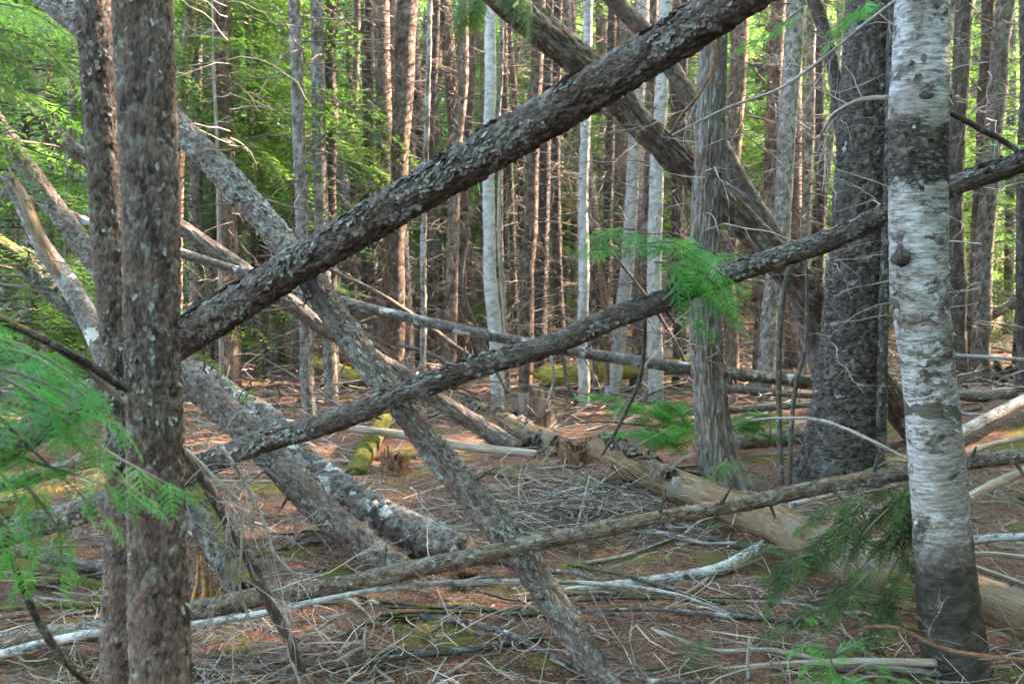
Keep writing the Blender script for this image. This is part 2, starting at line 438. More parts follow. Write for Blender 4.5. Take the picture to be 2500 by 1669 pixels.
def leaf_mat(name, dark, mid, light, trans=.5, tcol=(.30, .50, .06), rnd=.5):
    m = bpy.data.materials.new(name); m.use_nodes = True; nt = m.node_tree; N = NB(nt)
    b = nt.nodes['Principled BSDF']; out = nt.nodes['Material Output']
    var = N.attr('var', 'Fac'); oi = N.n('ShaderNodeObjectInfo')
    f = N.math('ADD', N.math('MULTIPLY', var, .75), N.math('MULTIPLY', oi.outputs['Random'], .25))
    c = N.ramp(f, [(.15, dark), (.5, mid), (.88, light)])
    N.l(c, b.inputs['Base Color']); b.inputs['Roughness'].default_value = .55; b.inputs['Specular IOR Level'].default_value = .3
    t = N.n('ShaderNodeBsdfTranslucent'); tc = N.mix(.6, c, tcol); N.l(tc, t.inputs[0])
    mx = N.n('ShaderNodeMixShader'); mx.inputs[0].default_value = trans
    N.l(b.outputs[0], mx.inputs[1]); N.l(t.outputs[0], mx.inputs[2]); N.l(mx.outputs[0], out.inputs[0])
    return m
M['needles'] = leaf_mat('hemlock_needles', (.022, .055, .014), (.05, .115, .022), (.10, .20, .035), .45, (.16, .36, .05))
M['needles_far'] = leaf_mat('sunlit_needles', (.04, .10, .020), (.09, .19, .035), (.17, .29, .05), .65, (.46, .86, .18))  # far foliage: sunlight put into paler, more translucent greens
M['needles_dark'] = leaf_mat('dark_fir_needles', (.016, .045, .014), (.04, .09, .024), (.10, .17, .035), .35, (.12, .25, .04))  # darker green of the fir sprays
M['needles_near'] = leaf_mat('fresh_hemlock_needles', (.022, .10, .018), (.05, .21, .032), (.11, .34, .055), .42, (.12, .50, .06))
M['needles_brown'] = leaf_mat('dead_needles', (.10, .05, .02), (.22, .11, .04), (.35, .20, .08), .4, (.55, .28, .08))
M['leafgreen'] = leaf_mat('seedling_leaf', (.04, .14, .02), (.08, .24, .03), (.14, .34, .05), .4, (.25, .6, .06))

# ground
m, nt_, b = newmat('needle_litter_ground'); N = NB(nt_)
g = N.n('ShaderNodeNewGeometry'); pos = g.outputs['Position']
n1 = N.noise(pos, 55, 6, .75, .6); n2 = N.noise(pos, 2.2, 5, .6); n3 = N.noise(pos, 160, 3, .7); n4 = N.noise(pos, .9, 4, .6)
c = N.ramp(n1, [(.36, (.026, .015, .011)), (.47, (.125, .056, .034)), (.56, (.23, .115, .072)), (.68, (.37, .26, .20))])
c = N.mix(N.ramp(n2, [(.48, 0), (.66, .7)]), c, N.ramp(n3, [(.35, (.06, .045, .034)), (.65, (.20, .155, .12))]))
mossf = N.ramp(N.math('ADD', N.noise(pos, 1.6, 5, .65), N.math('MULTIPLY', n1, .16)), [(.63, 0), (.69, .9)])
c = N.mix(mossf, c, N.ramp(n3, [(.3, (.06, .07, .012)), (.7, (.19, .19, .03))]))
N.l(c, b.inputs['Base Color']); N.bump(N.math('ADD', n1, n3), .9, .015, b); M['ground'] = m
M['litter'] = plain('fallen_needle', (.29, .135, .078), .6, .8, 30)

# ------------------------------------------------------------------ ground sheet
def axis(lo, hi, f0, f1, fine, grow):
    a = list(np.arange(f0, f1, fine)); x = f1; st = fine
    while x < hi: a.append(x); st *= grow; x += st
    a.append(hi); x = f0 - fine; st = fine; b = []
    while x > lo: b.append(x); st *= grow; x -= st
    b.append(lo); return np.array(b[::-1] + a)
xs = axis(-160, 160, -4.5, 4.8, .035, 1.09); ys = axis(-60, 260, 3.0, 10.0, .035, 1.06)
X, Y = np.meshgrid(xs, ys)
near = np.exp(-np.maximum(0, Y - 12) / 12)
Z = terrain(X, Y) + (fbm(X * 2.1, Y * 2.1, 11, 0, 4) - .5) * .085 + (fbm(X * 11, Y * 11, 12, 0, 2) - .5) * .035 * near
def gz(x, y):
    x = np.asarray(x, float); y = np.asarray(y, float)
    return terrain(x, y) + (fbm(x * 2.1, y * 2.1, 11, 0, 4) - .5) * .085
nx = len(xs); ny = len(ys)
ii, jj = np.meshgrid(np.arange(ny - 1), np.arange(nx - 1), indexing='ij'); q = (ii * nx + jj).ravel()
go = mk('forest_floor', np.stack([X, Y, Z], -1).reshape(-1, 3), [np.stack([q, q + 1, q + nx + 1, q + nx], -1)], M['ground'])
tag(go, kind='structure')

# ------------------------------------------------------------------ foliage builders
def spray(rng, L=.3, ntw=9, nn=8, nl=.014, nw=.0022, wid=.45, droop=.25, sub=True):
    """flat drooping hemlock spray along +X: returns (T,3,3) triangles, stems (k polylines)"""
    tris = []; stems = []
    xs_ = np.linspace(.06, 1, ntw) * L
    def add_twig(p0, d, l):
        k = max(3, int(nn * l / (L * wid)))
        t = np.linspace(.05, 1, k)[:, None]
        p = p0 + d * l * t; p[:, 2] -= droop * .8 * l * t[:, 0] ** 2
        side = np.cross([0, 0, 1.], d); side /= np.linalg.norm(side) + 1e-9
        for sg in (-1, 1):
            nd = d * .45 + side * sg * .9 + rng.normal(0, .14, (k, 3)); nd /= np.linalg.norm(nd, axis=1)[:, None]
            ln = nl * rng.uniform(.7, 1.15, (k, 1))
            a = p - d * nw; bb = p + d * nw
            tris.append(np.stack([a, bb, p + nd * ln], 1))
        stems.append((p0, p[-1]))
    for i, x in enumerate(xs_):
        f = x / L
        l = L * wid * (1 - f * .85) * rng.uniform(.75, 1.15) * (.6 + .8 * min(1, f * 4))
        p0 = np.array([x, 0, -droop * L * f * f])
        for sg in (-1, 1):
            ang = radians(rng.uniform(42, 62)) * sg
            d = np.array([cos(ang), sin(ang), rng.uniform(-.25, .05)]); d /= np.linalg.norm(d)
            add_twig(p0, d, l)
    # axis tip
    add_twig(np.array([L * .1, 0, 0.]), np.array([1., 0, -droop * .5]), L * .95)
    return np.concatenate(tris), stems

def frame_from(d, up=(0, 0, 1.)):
    x = np.asarray(d, float); x = x / np.linalg.norm(x)
    y = np.cross(up, x); ny_ = np.linalg.norm(y)
    y = y / ny_ if ny_ > 1e-4 else np.array([0, 1., 0]); z = np.cross(x, y)
    return np.stack([x, y, z], 1)

SPR_NEAR = [spray(RNG, .30, 8, 26, .0135, .0034, .5) for _ in range(4)]
SPR_MID = [spray(RNG, .30, 8, 18, .0155, .0046, .5) for _ in range(4)]
SPR_FAR = [spray(RNG, .60, 7, 6, .060, .011, .45, .35) for _ in range(4)]

def foliage_mesh(name, items, sprs, mat, parent=None, link=True, off=(0, 0, 0)):
    """items: (pos, dir, scale, roll)"""
    Ts = []; vs = []
    for pos, d, sc, roll in items:
        t = sprs[RNG.integers(len(sprs))][0]
        Rm = frame_from(d); c, s_ = cos(roll), sin(roll)
        Rr = Rm @ np.array([[1, 0, 0], [0, c, -s_], [0, s_, c]])
        tt = (t.reshape(-1, 3) * sc) @ Rr.T + np.asarray(pos) - np.asarray(off)
        Ts.append(tt); v = RNG.uniform(.1, .9)
        vs.append(np.repeat(np.clip(v + RNG.normal(0, .12, len(tt) // 3), 0, 1), 3))
    V = np.concatenate(Ts); F = np.arange(len(V)).reshape(-1, 3)
    return mk(name, V, [F], mat, parent, {'var': np.concatenate(vs)}, smooth=False, link=link)

def crown_mesh(rng, H0, H1, Rm, nb, mat, name='crown', per=6, dens=1.0, power=.8):
    items = []; br = []; brr = []
    for k in range(nb):
        f = (k + rng.random()) / nb; z = H0 + (H1 - H0) * f
        l = Rm * (1 - f) ** power * rng.uniform(.55, 1.1) + .15; az = rng.uniform(0, 2 * pi)
        d = np.array([cos(az), sin(az), rng.uniform(-.05, .25)])
        n = max(2, int(per * l / Rm + 1)); kk = 5
        t = np.linspace(0, 1, kk)[:, None]
        pl = np.array([0, 0, z]) + d * l * t; pl[:, 2] -= .28 * l * t[:, 0] ** 2 * rng.uniform(.6, 1.6)
        br.append(pl); brr.append(np.linspace(.012 + l * .006, .003, kk))
        for i in range(n):
            if rng.random() > dens: continue
            tt = .25 + .75 * (i + rng.random()) / n
            p = np.array([0, 0, z]) + d * l * tt; p[2] -= .28 * l * tt * tt
            a2 = az + rng.choice([-1, 1]) * rng.uniform(.2, .9)
            dd = np.array([cos(a2), sin(a2), rng.uniform(-.45, .0)])
            items.append((p, dd, rng.uniform(.7, 1.3), rng.normal(0, .25)))
    me = foliage_mesh(name, items, SPR_FAR, mat, link=False)
    V, F = tubes(np.array(br), np.array(brr), 3)
    return me, mk('branch', V, [F], M['deadtwig'], link=False)

def dead_twigs_mesh(rng, h0, h1, n, L, r=.006, mat=None, name='dead_twigs', sub=4):
    k = 8; P = []; R = []
    for i in range(n):
        z = rng.uniform(h0, h1); az = rng.uniform(0, 2 * pi); l = L * rng.uniform(.3, 1.15)
        el = rng.uniform(-.35, .45); curve = rng.uniform(-.9, .15); tw = rng.normal(0, .5)
        t = np.linspace(0, 1, k)
        aa = az + tw * t; ee = el + curve * t * 1.6
        st = l / (k - 1)
        dx = np.cos(aa) * np.cos(ee) * st; dy = np.sin(aa) * np.cos(ee) * st; dz = np.sin(ee) * st
        p = np.stack([np.cumsum(dx) - dx[0], np.cumsum(dy) - dy[0], z + np.cumsum(dz) - dz[0]], -1)
        p[1:] += rng.normal(0, l * .012, (k - 1, 3))
        P.append(p); R.append(np.linspace(r * (.6 + l), r * .25, k))
        for j in range(rng.integers(0, sub + 1)):
            q = rng.integers(2, k - 1); l2 = l * rng.uniform(.15, .45)
            a2 = aa[q] + rng.choice([-1, 1]) * rng.uniform(.4, 1.1); e2 = ee[q] + rng.normal(0, .3)
            tt = np.linspace(0, 1, k)
            c2 = rng.uniform(-.8, .3)
            dd = np.stack([np.cos(a2 + .4 * tt) * np.cos(e2), np.sin(a2 + .4 * tt) * np.cos(e2), np.sin(e2 + c2 * tt)], -1)
            P.append(p[q] + np.cumsum(dd, 0) * l2 / k - dd[0] * l2 / k); R.append(np.linspace(r * .45, r * .2, k))
    V, F = tubes(np.array(P), np.array(R), 3)
    return mk(name, V, [F], mat or M['deadtwig'], link=False)

def put(name, me, parent, loc=(0, 0, 0), rz=0, sc=(1, 1, 1), kind=None):
    o = link_mesh(name, me, parent); o.location = loc; o.rotation_euler = (0, 0, rz); o.scale = sc
    if kind: o['kind'] = kind
    return o

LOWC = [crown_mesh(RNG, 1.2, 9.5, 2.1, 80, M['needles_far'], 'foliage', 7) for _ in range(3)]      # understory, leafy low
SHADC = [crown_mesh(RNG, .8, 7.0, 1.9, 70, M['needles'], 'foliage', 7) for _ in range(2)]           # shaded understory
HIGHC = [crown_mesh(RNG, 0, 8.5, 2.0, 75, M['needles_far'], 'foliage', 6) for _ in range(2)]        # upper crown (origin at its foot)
TWG = [dead_twigs_mesh(RNG, .6, 7.5, 120, 1.15, .0055) for _ in range(4)]
TWF = [dead_twigs_mesh(RNG, .5, 9, 90, 1.3, .008) for _ in range(2)]

# ------------------------------------------------------------------ leaning and fallen logs (photo pixels, world Y, width px)
def lg(name, cat, label, pts, mat, group=None, **kw):
    cs = [PW(*p) for p in pts]
    root = thing(name, [0, 0, 0], label, cat, group)
    mid = cs[-1][0] if kw.pop('base_last', True) else cs[0][0]
    root.location = [float(a) for a in mid]
    part = kw.pop('part', 'trunk')
    fl = kw.pop('flakes', None)
    stubs = kw.pop('stubs', 0)
    o, tube = log_mesh(part, [c for c, r in cs], [r for c, r in cs], mat, root, **kw)
    if fl:
        V, F = flakes(tube, *fl[:4], RNG, **fl[4])
        bk = V.copy()
        f = mk('bark_flakes', V - np.array(root.location), [F], fl[5], root, {'bark': bk, 'plate': RNG.uniform(0, 1, len(V) // 16).repeat(16)})
        f['kind'] = 'stuff'
    if stubs:
        C, R, s, T, A, B = tube
        for k in range(stubs):
            i = RNG.integers(2, len(C) - 2); th = RNG.uniform(0, 2 * pi); l = RNG.uniform(.03, .12)
            d = np.cos(th) * A[i] + np.sin(th) * B[i] + T[i] * .3
            p = C[i] + d * R[i] * .8
            P = np.array([[p, p + d * l * .5, p + d * l]]); V, F = tubes(P, np.array([[.009, .007, .003]]), 6)
            mk('branch_stub', V - np.array(root.location), [F], M['darkstick'], root, {'bark': V, 'plate': V[:, 0] * 0 + .3})
    return root, tube

# B: the big diagonal trunk
rootB, tubeB = lg('leaning_trunk', 'fallen tree', 'thickest scaly leaning trunk crossing the whole view from lower left to the top right',
   [(-420, 1360, 7.0, 66), (0, 1100, 6.05, 68), (250, 948, 5.6, 72), (440, 829, 5.25, 78), (720, 652, 4.85, 83), (1000, 482, 4.55, 90),
    (1225, 350, 4.33, 97), (1450, 215, 4.12, 95), (1650, 92, 3.95, 94), (1880, -55, 3.78, 95), (2250, -290, 3.5, 95)],
   M['scaly'], kind='plates', amp=.015, pw=.030, seed=21, m=84, step=.0085, base_last=False, stubs=12,
   flakes=(4200, .026, .036, .014, dict(thr=(-.8, 2.2), hang=True), M['scaly_flake']))
# A: steep leaning trunk from upper left to lower right
rootA, tubeA = lg('leaning_trunk', 'fallen tree', 'grey trunk leaning steeply from the upper left to the bottom edge right of centre',
   [(10, -120, 7.1, 62), (130, 5, 6.8, 60), (187, 52, 6.65, 58), (285, 150, 6.35, 56), (440, 312, 5.95, 56), (560, 440, 5.65, 58), (690, 592, 5.25, 58), (765, 690, 5.05, 58),
    (845, 812, 4.85, 60), (925, 915, 4.68, 60), (992, 1003, 4.55, 60), (1075, 1118, 4.4, 62), (1160, 1220, 4.25, 63), (1250, 1328, 4.13, 63), (1365, 1490, 3.95, 62),
    (1480, 1669, 3.78, 64), (1560, 1800, 3.66, 64)],
   M['scaly_grey'], kind='plates', amp=.012, pw=.026, seed=22, m=68, step=.010, stubs=10,
   flakes=(1800, .018, .035, .011, dict(thr=(-.8, 2.2), hang=True), M['scaly_flake']))
# C
rootC, tubeC = lg('leaning_trunk', 'fallen tree', 'slim scaly trunk slanting up to the right edge, passing behind the white birch',
   [(-330, 1440, 4.95, 56), (0, 1308, 4.75, 58), (250, 1232, 4.62, 56), (440, 1162, 4.55, 54), (620, 1085, 4.5, 52), (800, 1033, 4.45, 50), (945, 978, 4.4, 50), (1164, 895, 4.38, 48),
    (1345, 841, 4.38, 50), (1500, 775, 4.38, 50), (1636, 728, 4.38, 50), (1730, 686, 4.38, 48), (1905, 627, 4.38, 46), (2032, 583, 4.37, 46), (2170, 520, 4.35, 44), (2323, 455, 4.25, 46), (2500, 392, 4.1, 48), (2700, 300, 3.9, 50)],
   M['scaly'], kind='plates', amp=.008, pw=.022, seed=23, m=60, step=.009, base_last=False, stubs=14,
   flakes=(1800, .015, .022, .008, dict(thr=(-.8, 2.2), hang=True), M['scaly_flake']))
# D
rootD, tubeD = lg('leaning_trunk', 'fallen tree', 'low slim patchy pole trunk rising gently from the bottom left across to the right edge',
   [(-300, 1640, 4.1, 50), (0, 1570, 4.05, 48), (262, 1535, 4.0, 46), (459, 1495, 3.97, 44), (653, 1452, 3.95, 43), (800, 1434, 3.95, 42), (1018, 1388, 3.95, 40), (1236, 1342, 3.95, 38), (1417, 1303, 3.97, 36),
    (1650, 1258, 4.0, 34), (1831, 1226, 4.05, 33), (2013, 1187, 4.1, 32), (2223, 1153, 4.15, 31), (2358, 1129, 4.15, 33), (2500, 1111, 4.1, 33), (2750, 1060, 4.0, 34)],
   M['pole'], kind='plates', amp=.005, pw=.020, seed=24, m=44, step=.009, base_last=False, stubs=16,
   flakes=(500, .011, .02, .004, dict(thr=(-.8, 2.2), hang=True), M['scaly_flake']))
# E thin birch pole
lg('birch_pole', 'pole', 'thin whitish pole just below the low slim trunk, bent down at its right tip',
   [(-250, 1660, 3.98, 24), (0, 1597, 3.92, 24), (150, 1560, 3.9, 22), (262, 1541, 3.88, 20), (461, 1525, 3.88, 19), (653, 1494, 3.88, 17), (800, 1461, 3.9, 15), (981, 1430, 3.95, 15), (1127, 1422, 4.05, 14),
    (1272, 1419, 4.2, 13), (1381, 1420, 4.25, 12), (1526, 1430, 4.25, 10), (1650, 1450, 4.2, 8), (1740, 1480, 4.15, 5), (1790, 1500, 4.15, 3)],
   M['whitepole'], kind='smooth', amp=.003, seed=25, m=20, step=.02, base_last=False)
# F1 + H
lg('leaning_trunk', 'fallen tree', 'dusty grey trunk with mossy lower end lying left of centre beside a birch-barked log',
   [(-120, 150, 7.9, 38), (0, 315, 7.5, 40), (120, 490, 7.1, 42), (225, 630, 6.8, 46), (330, 780, 6.5, 52), (441, 905, 6.2, 58), (530, 985, 5.95, 64), (618, 1066, 5.72, 66), (710, 1165, 5.5, 68), (800, 1258, 5.32, 66), (909, 1345, 5.15, 66), (985, 1395, 5.0, 62)],
   M['scaly_grey'], kind='plates', amp=.015, pw=.024, seed=26, m=60, step=.014, stubs=8,
   flakes=(900, .02, .035, .010, dict(thr=(-.8, 2.2), hang=True), M['scaly_flake']))
# F2
lg('fallen_birch_log', 'log', 'fallen log with cracked grey bark and white patches ending mid clearing',
   [(400, 850, 7.5, 30), (480, 905, 7.0, 36), (560, 960, 6.7, 44), (618, 1000, 6.5, 52), (672, 1048, 6.25, 62), (727, 1110, 6.05, 66), (800, 1175, 5.85, 68), (880, 1228, 5.65, 72), (981, 1284, 5.45, 78), (1060, 1325, 5.3, 82), (1130, 1355, 5.2, 84)],
   M['birchy'], kind='plates', amp=.018, pw=.055, seed=27, m=72, step=.011, stubs=9, jag=[(1, .07)],
   flakes=(260, .03, .05, .014, dict(thr=(0, 2 * pi)), M['birchy']))
# G leaning birch at far left, broken top
lg('broken_birch', 'fallen tree', 'leaning birch at the far left with a stripped orange top and white bark below',
   [(30, 455, 6.3, 28), (62, 520, 6.25, 34), (110, 610, 6.15, 42), (165, 690, 6.05, 50), (212, 770, 5.95, 50), (250, 860, 5.85, 48), (300, 1000, 5.7, 48), (350, 1150, 5.55, 50)],
   M['birchy'], kind='smooth', amp=.003, seed=28, m=48, step=.015, jag=[(0, .25)])
lg('bare_snag', 'log', 'orange stripped snag leaning beside the broken birch at the far left',
   [(35, 440, 6.2, 20), (60, 490, 6.18, 26), (100, 585, 6.1, 24), (150, 680, 6.02, 18), (165, 720, 6.0, 8)],
   M['barewood'], kind='ridges', amp=.006, pw=.02, seed=29, m=36, step=.015, jag=[(0, .15)])
# I
lg('leaning_trunk', 'fallen tree', 'long thin trunk sloping behind the others from upper left to the litter in the centre',
   [(-160, 110, 8.3, 32), (0, 232, 8.2, 34), (110, 305, 8.2, 36), (211, 390, 8.2, 36), (436, 552, 8.3, 38), (615, 672, 8.3, 36), (691, 725, 8.3, 36), (782, 797, 8.35, 36), (927, 880, 8.4, 37), (1000, 925, 8.4, 38), (1070, 978, 8.4, 40), (1164, 1035, 8.4, 44), (1262, 1095, 8.3, 46)],
   M['scaly_grey'], kind='ridges', amp=.008, pw=.02, seed=30, m=44, step=.018, stubs=10)
# J
lg('birch_pole', 'pole', 'pale lichen-speckled birch pole sloping down from the left edge to behind the shaggy cedar',
   [(-200, 420, 7.2, 20), (0, 470, 7.2, 21), (110, 503, 7.25, 22), (225, 546, 7.3, 23), (433, 615, 7.4, 24), (600, 667, 7.4, 24), (807, 728, 7.45, 25), (982, 772, 7.5, 26), (1164, 812, 7.5, 26), (1309, 841, 7.6, 26),
    (1418, 861, 7.7, 27), (1650, 895, 7.9, 29), (1759, 908, 8.1, 30), (1995, 937, 8.6, 31), (2150, 960, 8.9, 32)],
   M['scaly_grey'] if False else M['birchy'], kind='smooth', amp=.004, seed=31, m=36, step=.018, stubs=12)
# K big leaning right
lg('leaning_trunk', 'fallen tree', 'thick brown trunk leaning from the top centre down behind the big dark spruce',
   [(960, -260, 5.9, 72), (1243, 2, 6.6, 76), (1345, 90, 6.8, 78), (1436, 165, 6.95, 76), (1563, 300, 7.2, 66), (1650, 385, 7.38, 66), (1795, 525, 7.6, 72), (1886, 622, 7.7, 76), (1959, 700, 7.8, 74), (2040, 800, 8.0, 70), (2140, 925, 8.25, 66), (2240, 1060, 8.5, 62)],
   M['scaly_brown'], kind='ridges', amp=.018, pw=.028, seed=32, m=64, step=.014, stubs=12)
lg('leaning_trunk', 'fallen tree', 'second thinner trunk leaning parallel behind the thick brown one on the right',
   [(1370, -160, 7.7, 38), (1498, 0, 8.0, 40), (1582, 85, 8.1, 40), (1650, 185, 8.2, 40), (1700, 265, 8.25, 40), (1777, 385, 8.3, 42), (1813, 455, 8.35, 44), (1880, 570, 8.4, 48), (1950, 720, 8.5, 48), (1990, 850, 8.6, 44), (2030, 1010, 8.7, 44)],
   M['scaly_grey'], kind='plates', amp=.008, pw=.03, seed=33, m=44, step=.018)
lg('leaning_trunk', 'fallen tree', 'dark thin leaning trunk left of the big spruce at the top',
   [(1965, -120, 8.0, 32), (1988, 0, 8.0, 32), (2008, 60, 8.0, 30), (2035, 170, 8.0, 28), (2050, 290, 8.0, 30), (2065, 400, 8.02, 28), (2100, 560, 8.05, 26), (2130, 800, 8.1, 24), (2140, 1080, 8.2, 22)],
   M['far_dark'], kind='gran', amp=.004, pw=.02, seed=34, m=28, step=.03)
# L bare brown log (two pieces, broken in the middle)
def crack(U, SS, L):
    return -.014 * np.exp(-(((U - .30 - .02 * np.sin(SS * 3)) / .006) ** 2)) * (SS > L * .35) - .010 * np.exp(-(((U - .21 - .015 * np.sin(SS * 5)) / .005) ** 2)) * (SS > L * .45)
lg('bare_fallen_log', 'log', 'barkless golden-brown fallen log running from the centre to the lower right behind the birch',
   [(1462, 1094, 7.40, 60), (1530, 1128, 6.88, 66), (1650, 1182, 6.30, 76), (1795, 1238, 5.73, 86), (1904, 1284, 5.30, 94), (2013, 1341, 4.92, 100), (2120, 1388, 4.63, 104), (2280, 1426, 4.39, 108), (2412, 1466, 4.22, 110), (2620, 1556, 3.92, 114)],
   M['barewood'], kind='smooth', amp=.003, seed=35, m=80, step=.014, base_last=True, jag=[(0, .16)], extra=crack, stubs=6,
   flakes=(90, .06, .09, .03, dict(thr=(.2, 2.6), srange=(0, .35)), M['scaly_brown']))
lg('fallen_log', 'log', 'far half of a broken log with peeling grey bark behind the rotten red stump',
   [(1090, 960, 11.2, 30), (1145, 988, 10.4, 36), (1210, 1020, 9.7, 42), (1273, 1050, 9.1, 48), (1330, 1078, 8.6, 56), (1370, 1096, 8.3, 60)],
   M['barewood'], kind='plates', amp=.012, pw=.07, seed=36, m=48, step=.02, jag=[(1, .2)],
   flakes=(200, .06, .10, .03, dict(thr=(0, 2 * pi)), M['scaly_grey']))
# M
lg('fallen_log', 'log', 'short grey-brown log lying behind the big spruce and the cedar foot',
   [(1795, 1088, 8.6, 50), (1870, 1078, 8.7, 48), (2000, 1062, 8.9, 46), (2120, 1050, 9.1, 44)], M['scaly_brown'], kind='gran', amp=.008, pw=.02, seed=37, m=44, step=.02)
# N mossy short log
lg('mossy_log', 'log', 'short log covered in yellow-green moss near the little red stump left of centre',
   [(940, 1015, 9.2, 34), (912, 1070, 8.4, 42), (880, 1130, 7.8, 48), (868, 1165, 7.5, 50)], M['verymossy'], kind='plates', amp=.01, pw=.05, seed=38, m=40, step=.02)
# O sunlit far log
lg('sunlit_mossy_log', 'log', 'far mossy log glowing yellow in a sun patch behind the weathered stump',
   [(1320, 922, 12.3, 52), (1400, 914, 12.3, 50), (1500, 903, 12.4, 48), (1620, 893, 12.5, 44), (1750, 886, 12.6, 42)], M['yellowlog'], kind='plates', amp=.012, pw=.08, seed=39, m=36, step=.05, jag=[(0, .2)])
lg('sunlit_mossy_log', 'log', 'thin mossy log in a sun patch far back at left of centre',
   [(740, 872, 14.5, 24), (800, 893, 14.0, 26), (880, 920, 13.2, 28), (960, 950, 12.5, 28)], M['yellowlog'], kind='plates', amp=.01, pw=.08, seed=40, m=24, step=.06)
# P mossy log on a split stump, lower left
lg('mossy_log', 'log', 'stout dark log with moss patches slanting down just right of the front left trunk',
   [(380, 1120, 5.4, 74), (430, 1165, 5.2, 80), (490, 1245, 5.0, 86), (548, 1330, 4.8, 88), (590, 1405, 4.65, 84), (612, 1450, 4.55, 78)], M['mossy'], kind='plates', amp=.010, pw=.035, seed=41, m=64, step=.012, jag=[(1, .08)])
# pale pole mid
lg('bare_pole', 'pole', 'bare pale pole lying on the litter behind the crossing trunks in the centre',
   [(600, 1010, 8.4, 14), (690, 1030, 8.3, 17), (860, 1046, 8.1, 19), (982, 1061, 8.0, 21), (1127, 1088, 7.9, 22), (1309, 1108, 7.8, 20)], M['palewood'], kind='smooth', amp=.001, seed=42, m=24, step=.03)
# right side logs
lg('fallen_log', 'log', 'pale grey log at the right edge sloping up over the reddish litter mound',
   [(2300, 1085, 8.0, 30), (2360, 1050, 8.2, 29), (2430, 1012, 8.4, 28), (2500, 975, 8.7, 27), (2640, 900, 9.3, 25)], M['whitepole'], kind='smooth', amp=.003, seed=43, m=28, step=.02)
lg('bare_pole', 'pole', 'thin grey pole at the right edge just above the low slim trunk',
   [(2290, 1130, 7.3, 12), (2359, 1108, 7.5, 14), (2420, 1085, 7.6, 14), (2500, 1068, 7.8, 13), (2640, 1040, 8.1, 12)], M['palewood'], kind='smooth', amp=.001, seed=44, m=16, step=.03)
lg('bare_pole', 'pole', 'whitish split pole at the right edge just below the low slim trunk',
   [(2290, 1250, 6.1, 22), (2369, 1212, 6.3, 23), (2430, 1180, 6.5, 23), (2500, 1150, 6.7, 22), (2640, 1090, 7.1, 22)], M['palewood'], kind='ridges', amp=.003, pw=.01, seed=45, m=24, step=.02)
lg('fallen_log', 'log', 'lichen-white branch log lying level behind the birch at the right edge',
   [(2250, 1335, 5.4, 18), (2372, 1320, 5.35, 20), (2440, 1312, 5.3, 20), (2500, 1310, 5.3, 20), (2650, 1300, 5.2, 20)], M['whitepole'], kind='smooth', amp=.003, seed=46, m=20, step=.03)
lg('bare_pole', 'pole', 'yellowish pole lying below the white branch log at the right edge',
   [(2330, 1350, 5.1, 10), (2420, 1352, 5.05, 13), (2500, 1360, 5.0, 13), (2640, 1372, 4.9, 13)], M['palewood'], kind='smooth', amp=.001, seed=47, m=16, step=.03)
lg('bare_pole', 'pole', 'weathered pole slanting down to the right edge above the brown log',
   [(2300, 1360, 4.9, 11), (2382, 1385, 4.85, 13), (2440, 1405, 4.8, 13), (2520, 1435, 4.75, 13)], M['palewood'], kind='smooth', amp=.001, seed=48, m=16, step=.03)
lg('bare_pole', 'pole', 'very thin level pole far back between the birch and the right edge',
   [(2220, 862, 8.0, 8), (2326, 867, 8.0, 9), (2420, 872, 7.9, 9), (2600, 884, 7.8, 9)], M['far_pale'], kind='smooth', amp=.001, seed=49, m=12, step=.05)
lg('bare_pole', 'pole', 'straight pale pole lying at the bottom edge between the fir sprouts and the birch foot',
   [(1715, 1640, 3.9, 13), (1800, 1632, 3.88, 15), (1904, 1622, 3.85, 16), (2080, 1614, 3.82, 18), (2285, 1617, 3.8, 19)], M['palewood'], kind='smooth', amp=.001, seed=50, m=20, step=.02)
lg('fallen_log', 'log', 'pale curved log lying in the lower centre under the thin whitish pole',
   [(1000, 1508, 4.62, 22), (1040, 1496, 4.65, 24), (1120, 1484, 4.7, 25), (1240, 1466, 4.75, 26), (1309, 1455, 4.8, 26), (1400, 1443, 4.85, 26), (1530, 1427, 4.9, 28), (1650, 1411, 5.0, 30), (1759, 1388, 5.1, 30), (1830, 1350, 5.25, 28), (1880, 1322, 5.4, 24)],
   M['whitepole'], kind='smooth', amp=.004, seed=51, m=32, step=.018, jag=[(0, .05)])
lg('mossy_log', 'log', 'short green mossy log at the bottom centre ending in blocks of rotten wood',
   [(866, 1556, 4.3, 30), (930, 1530, 4.38, 32), (1008, 1505, 4.45, 34)], M['verymossy'], kind='gran', amp=.006, pw=.02, seed=52, m=36, step=.012, jag=[(1, .05)])
lg('fallen_log', 'log', 'grey log lying at the left edge behind the two front trunks',
   [(-120, 1320, 5.3, 28), (0, 1338, 5.25, 29), (80, 1350, 5.2, 30), (180, 1372, 5.15, 30), (268, 1389, 5.1, 30), (400, 1405, 5.1, 28)], M['scaly_grey'], kind='ridges', amp=.006, pw=.018, seed=53, m=36, step=.018)
lg('mossy_log', 'log', 'thin moss-wrapped branch lying level at the left edge',
   [(-100, 1490, 4.5, 11), (0, 1486, 4.5, 13), (130, 1478, 4.5, 13), (265, 1478, 4.5, 12), (330, 1482, 4.5, 10)], M['verymossy'], kind='gran', amp=.004, pw=.01, seed=54, m=20, step=.015)
lg('mossy_log', 'log', 'dark rotten branch with moss lying level at the bottom left corner',
   [(-100, 1640, 3.95, 18), (0, 1635, 3.95, 22), (120, 1628, 3.95, 22), (230, 1648, 3.92, 20), (340, 1668, 3.9, 16)], M['mossy'], kind='gran', amp=.005, pw=.015, seed=55, m=24, step=.015)
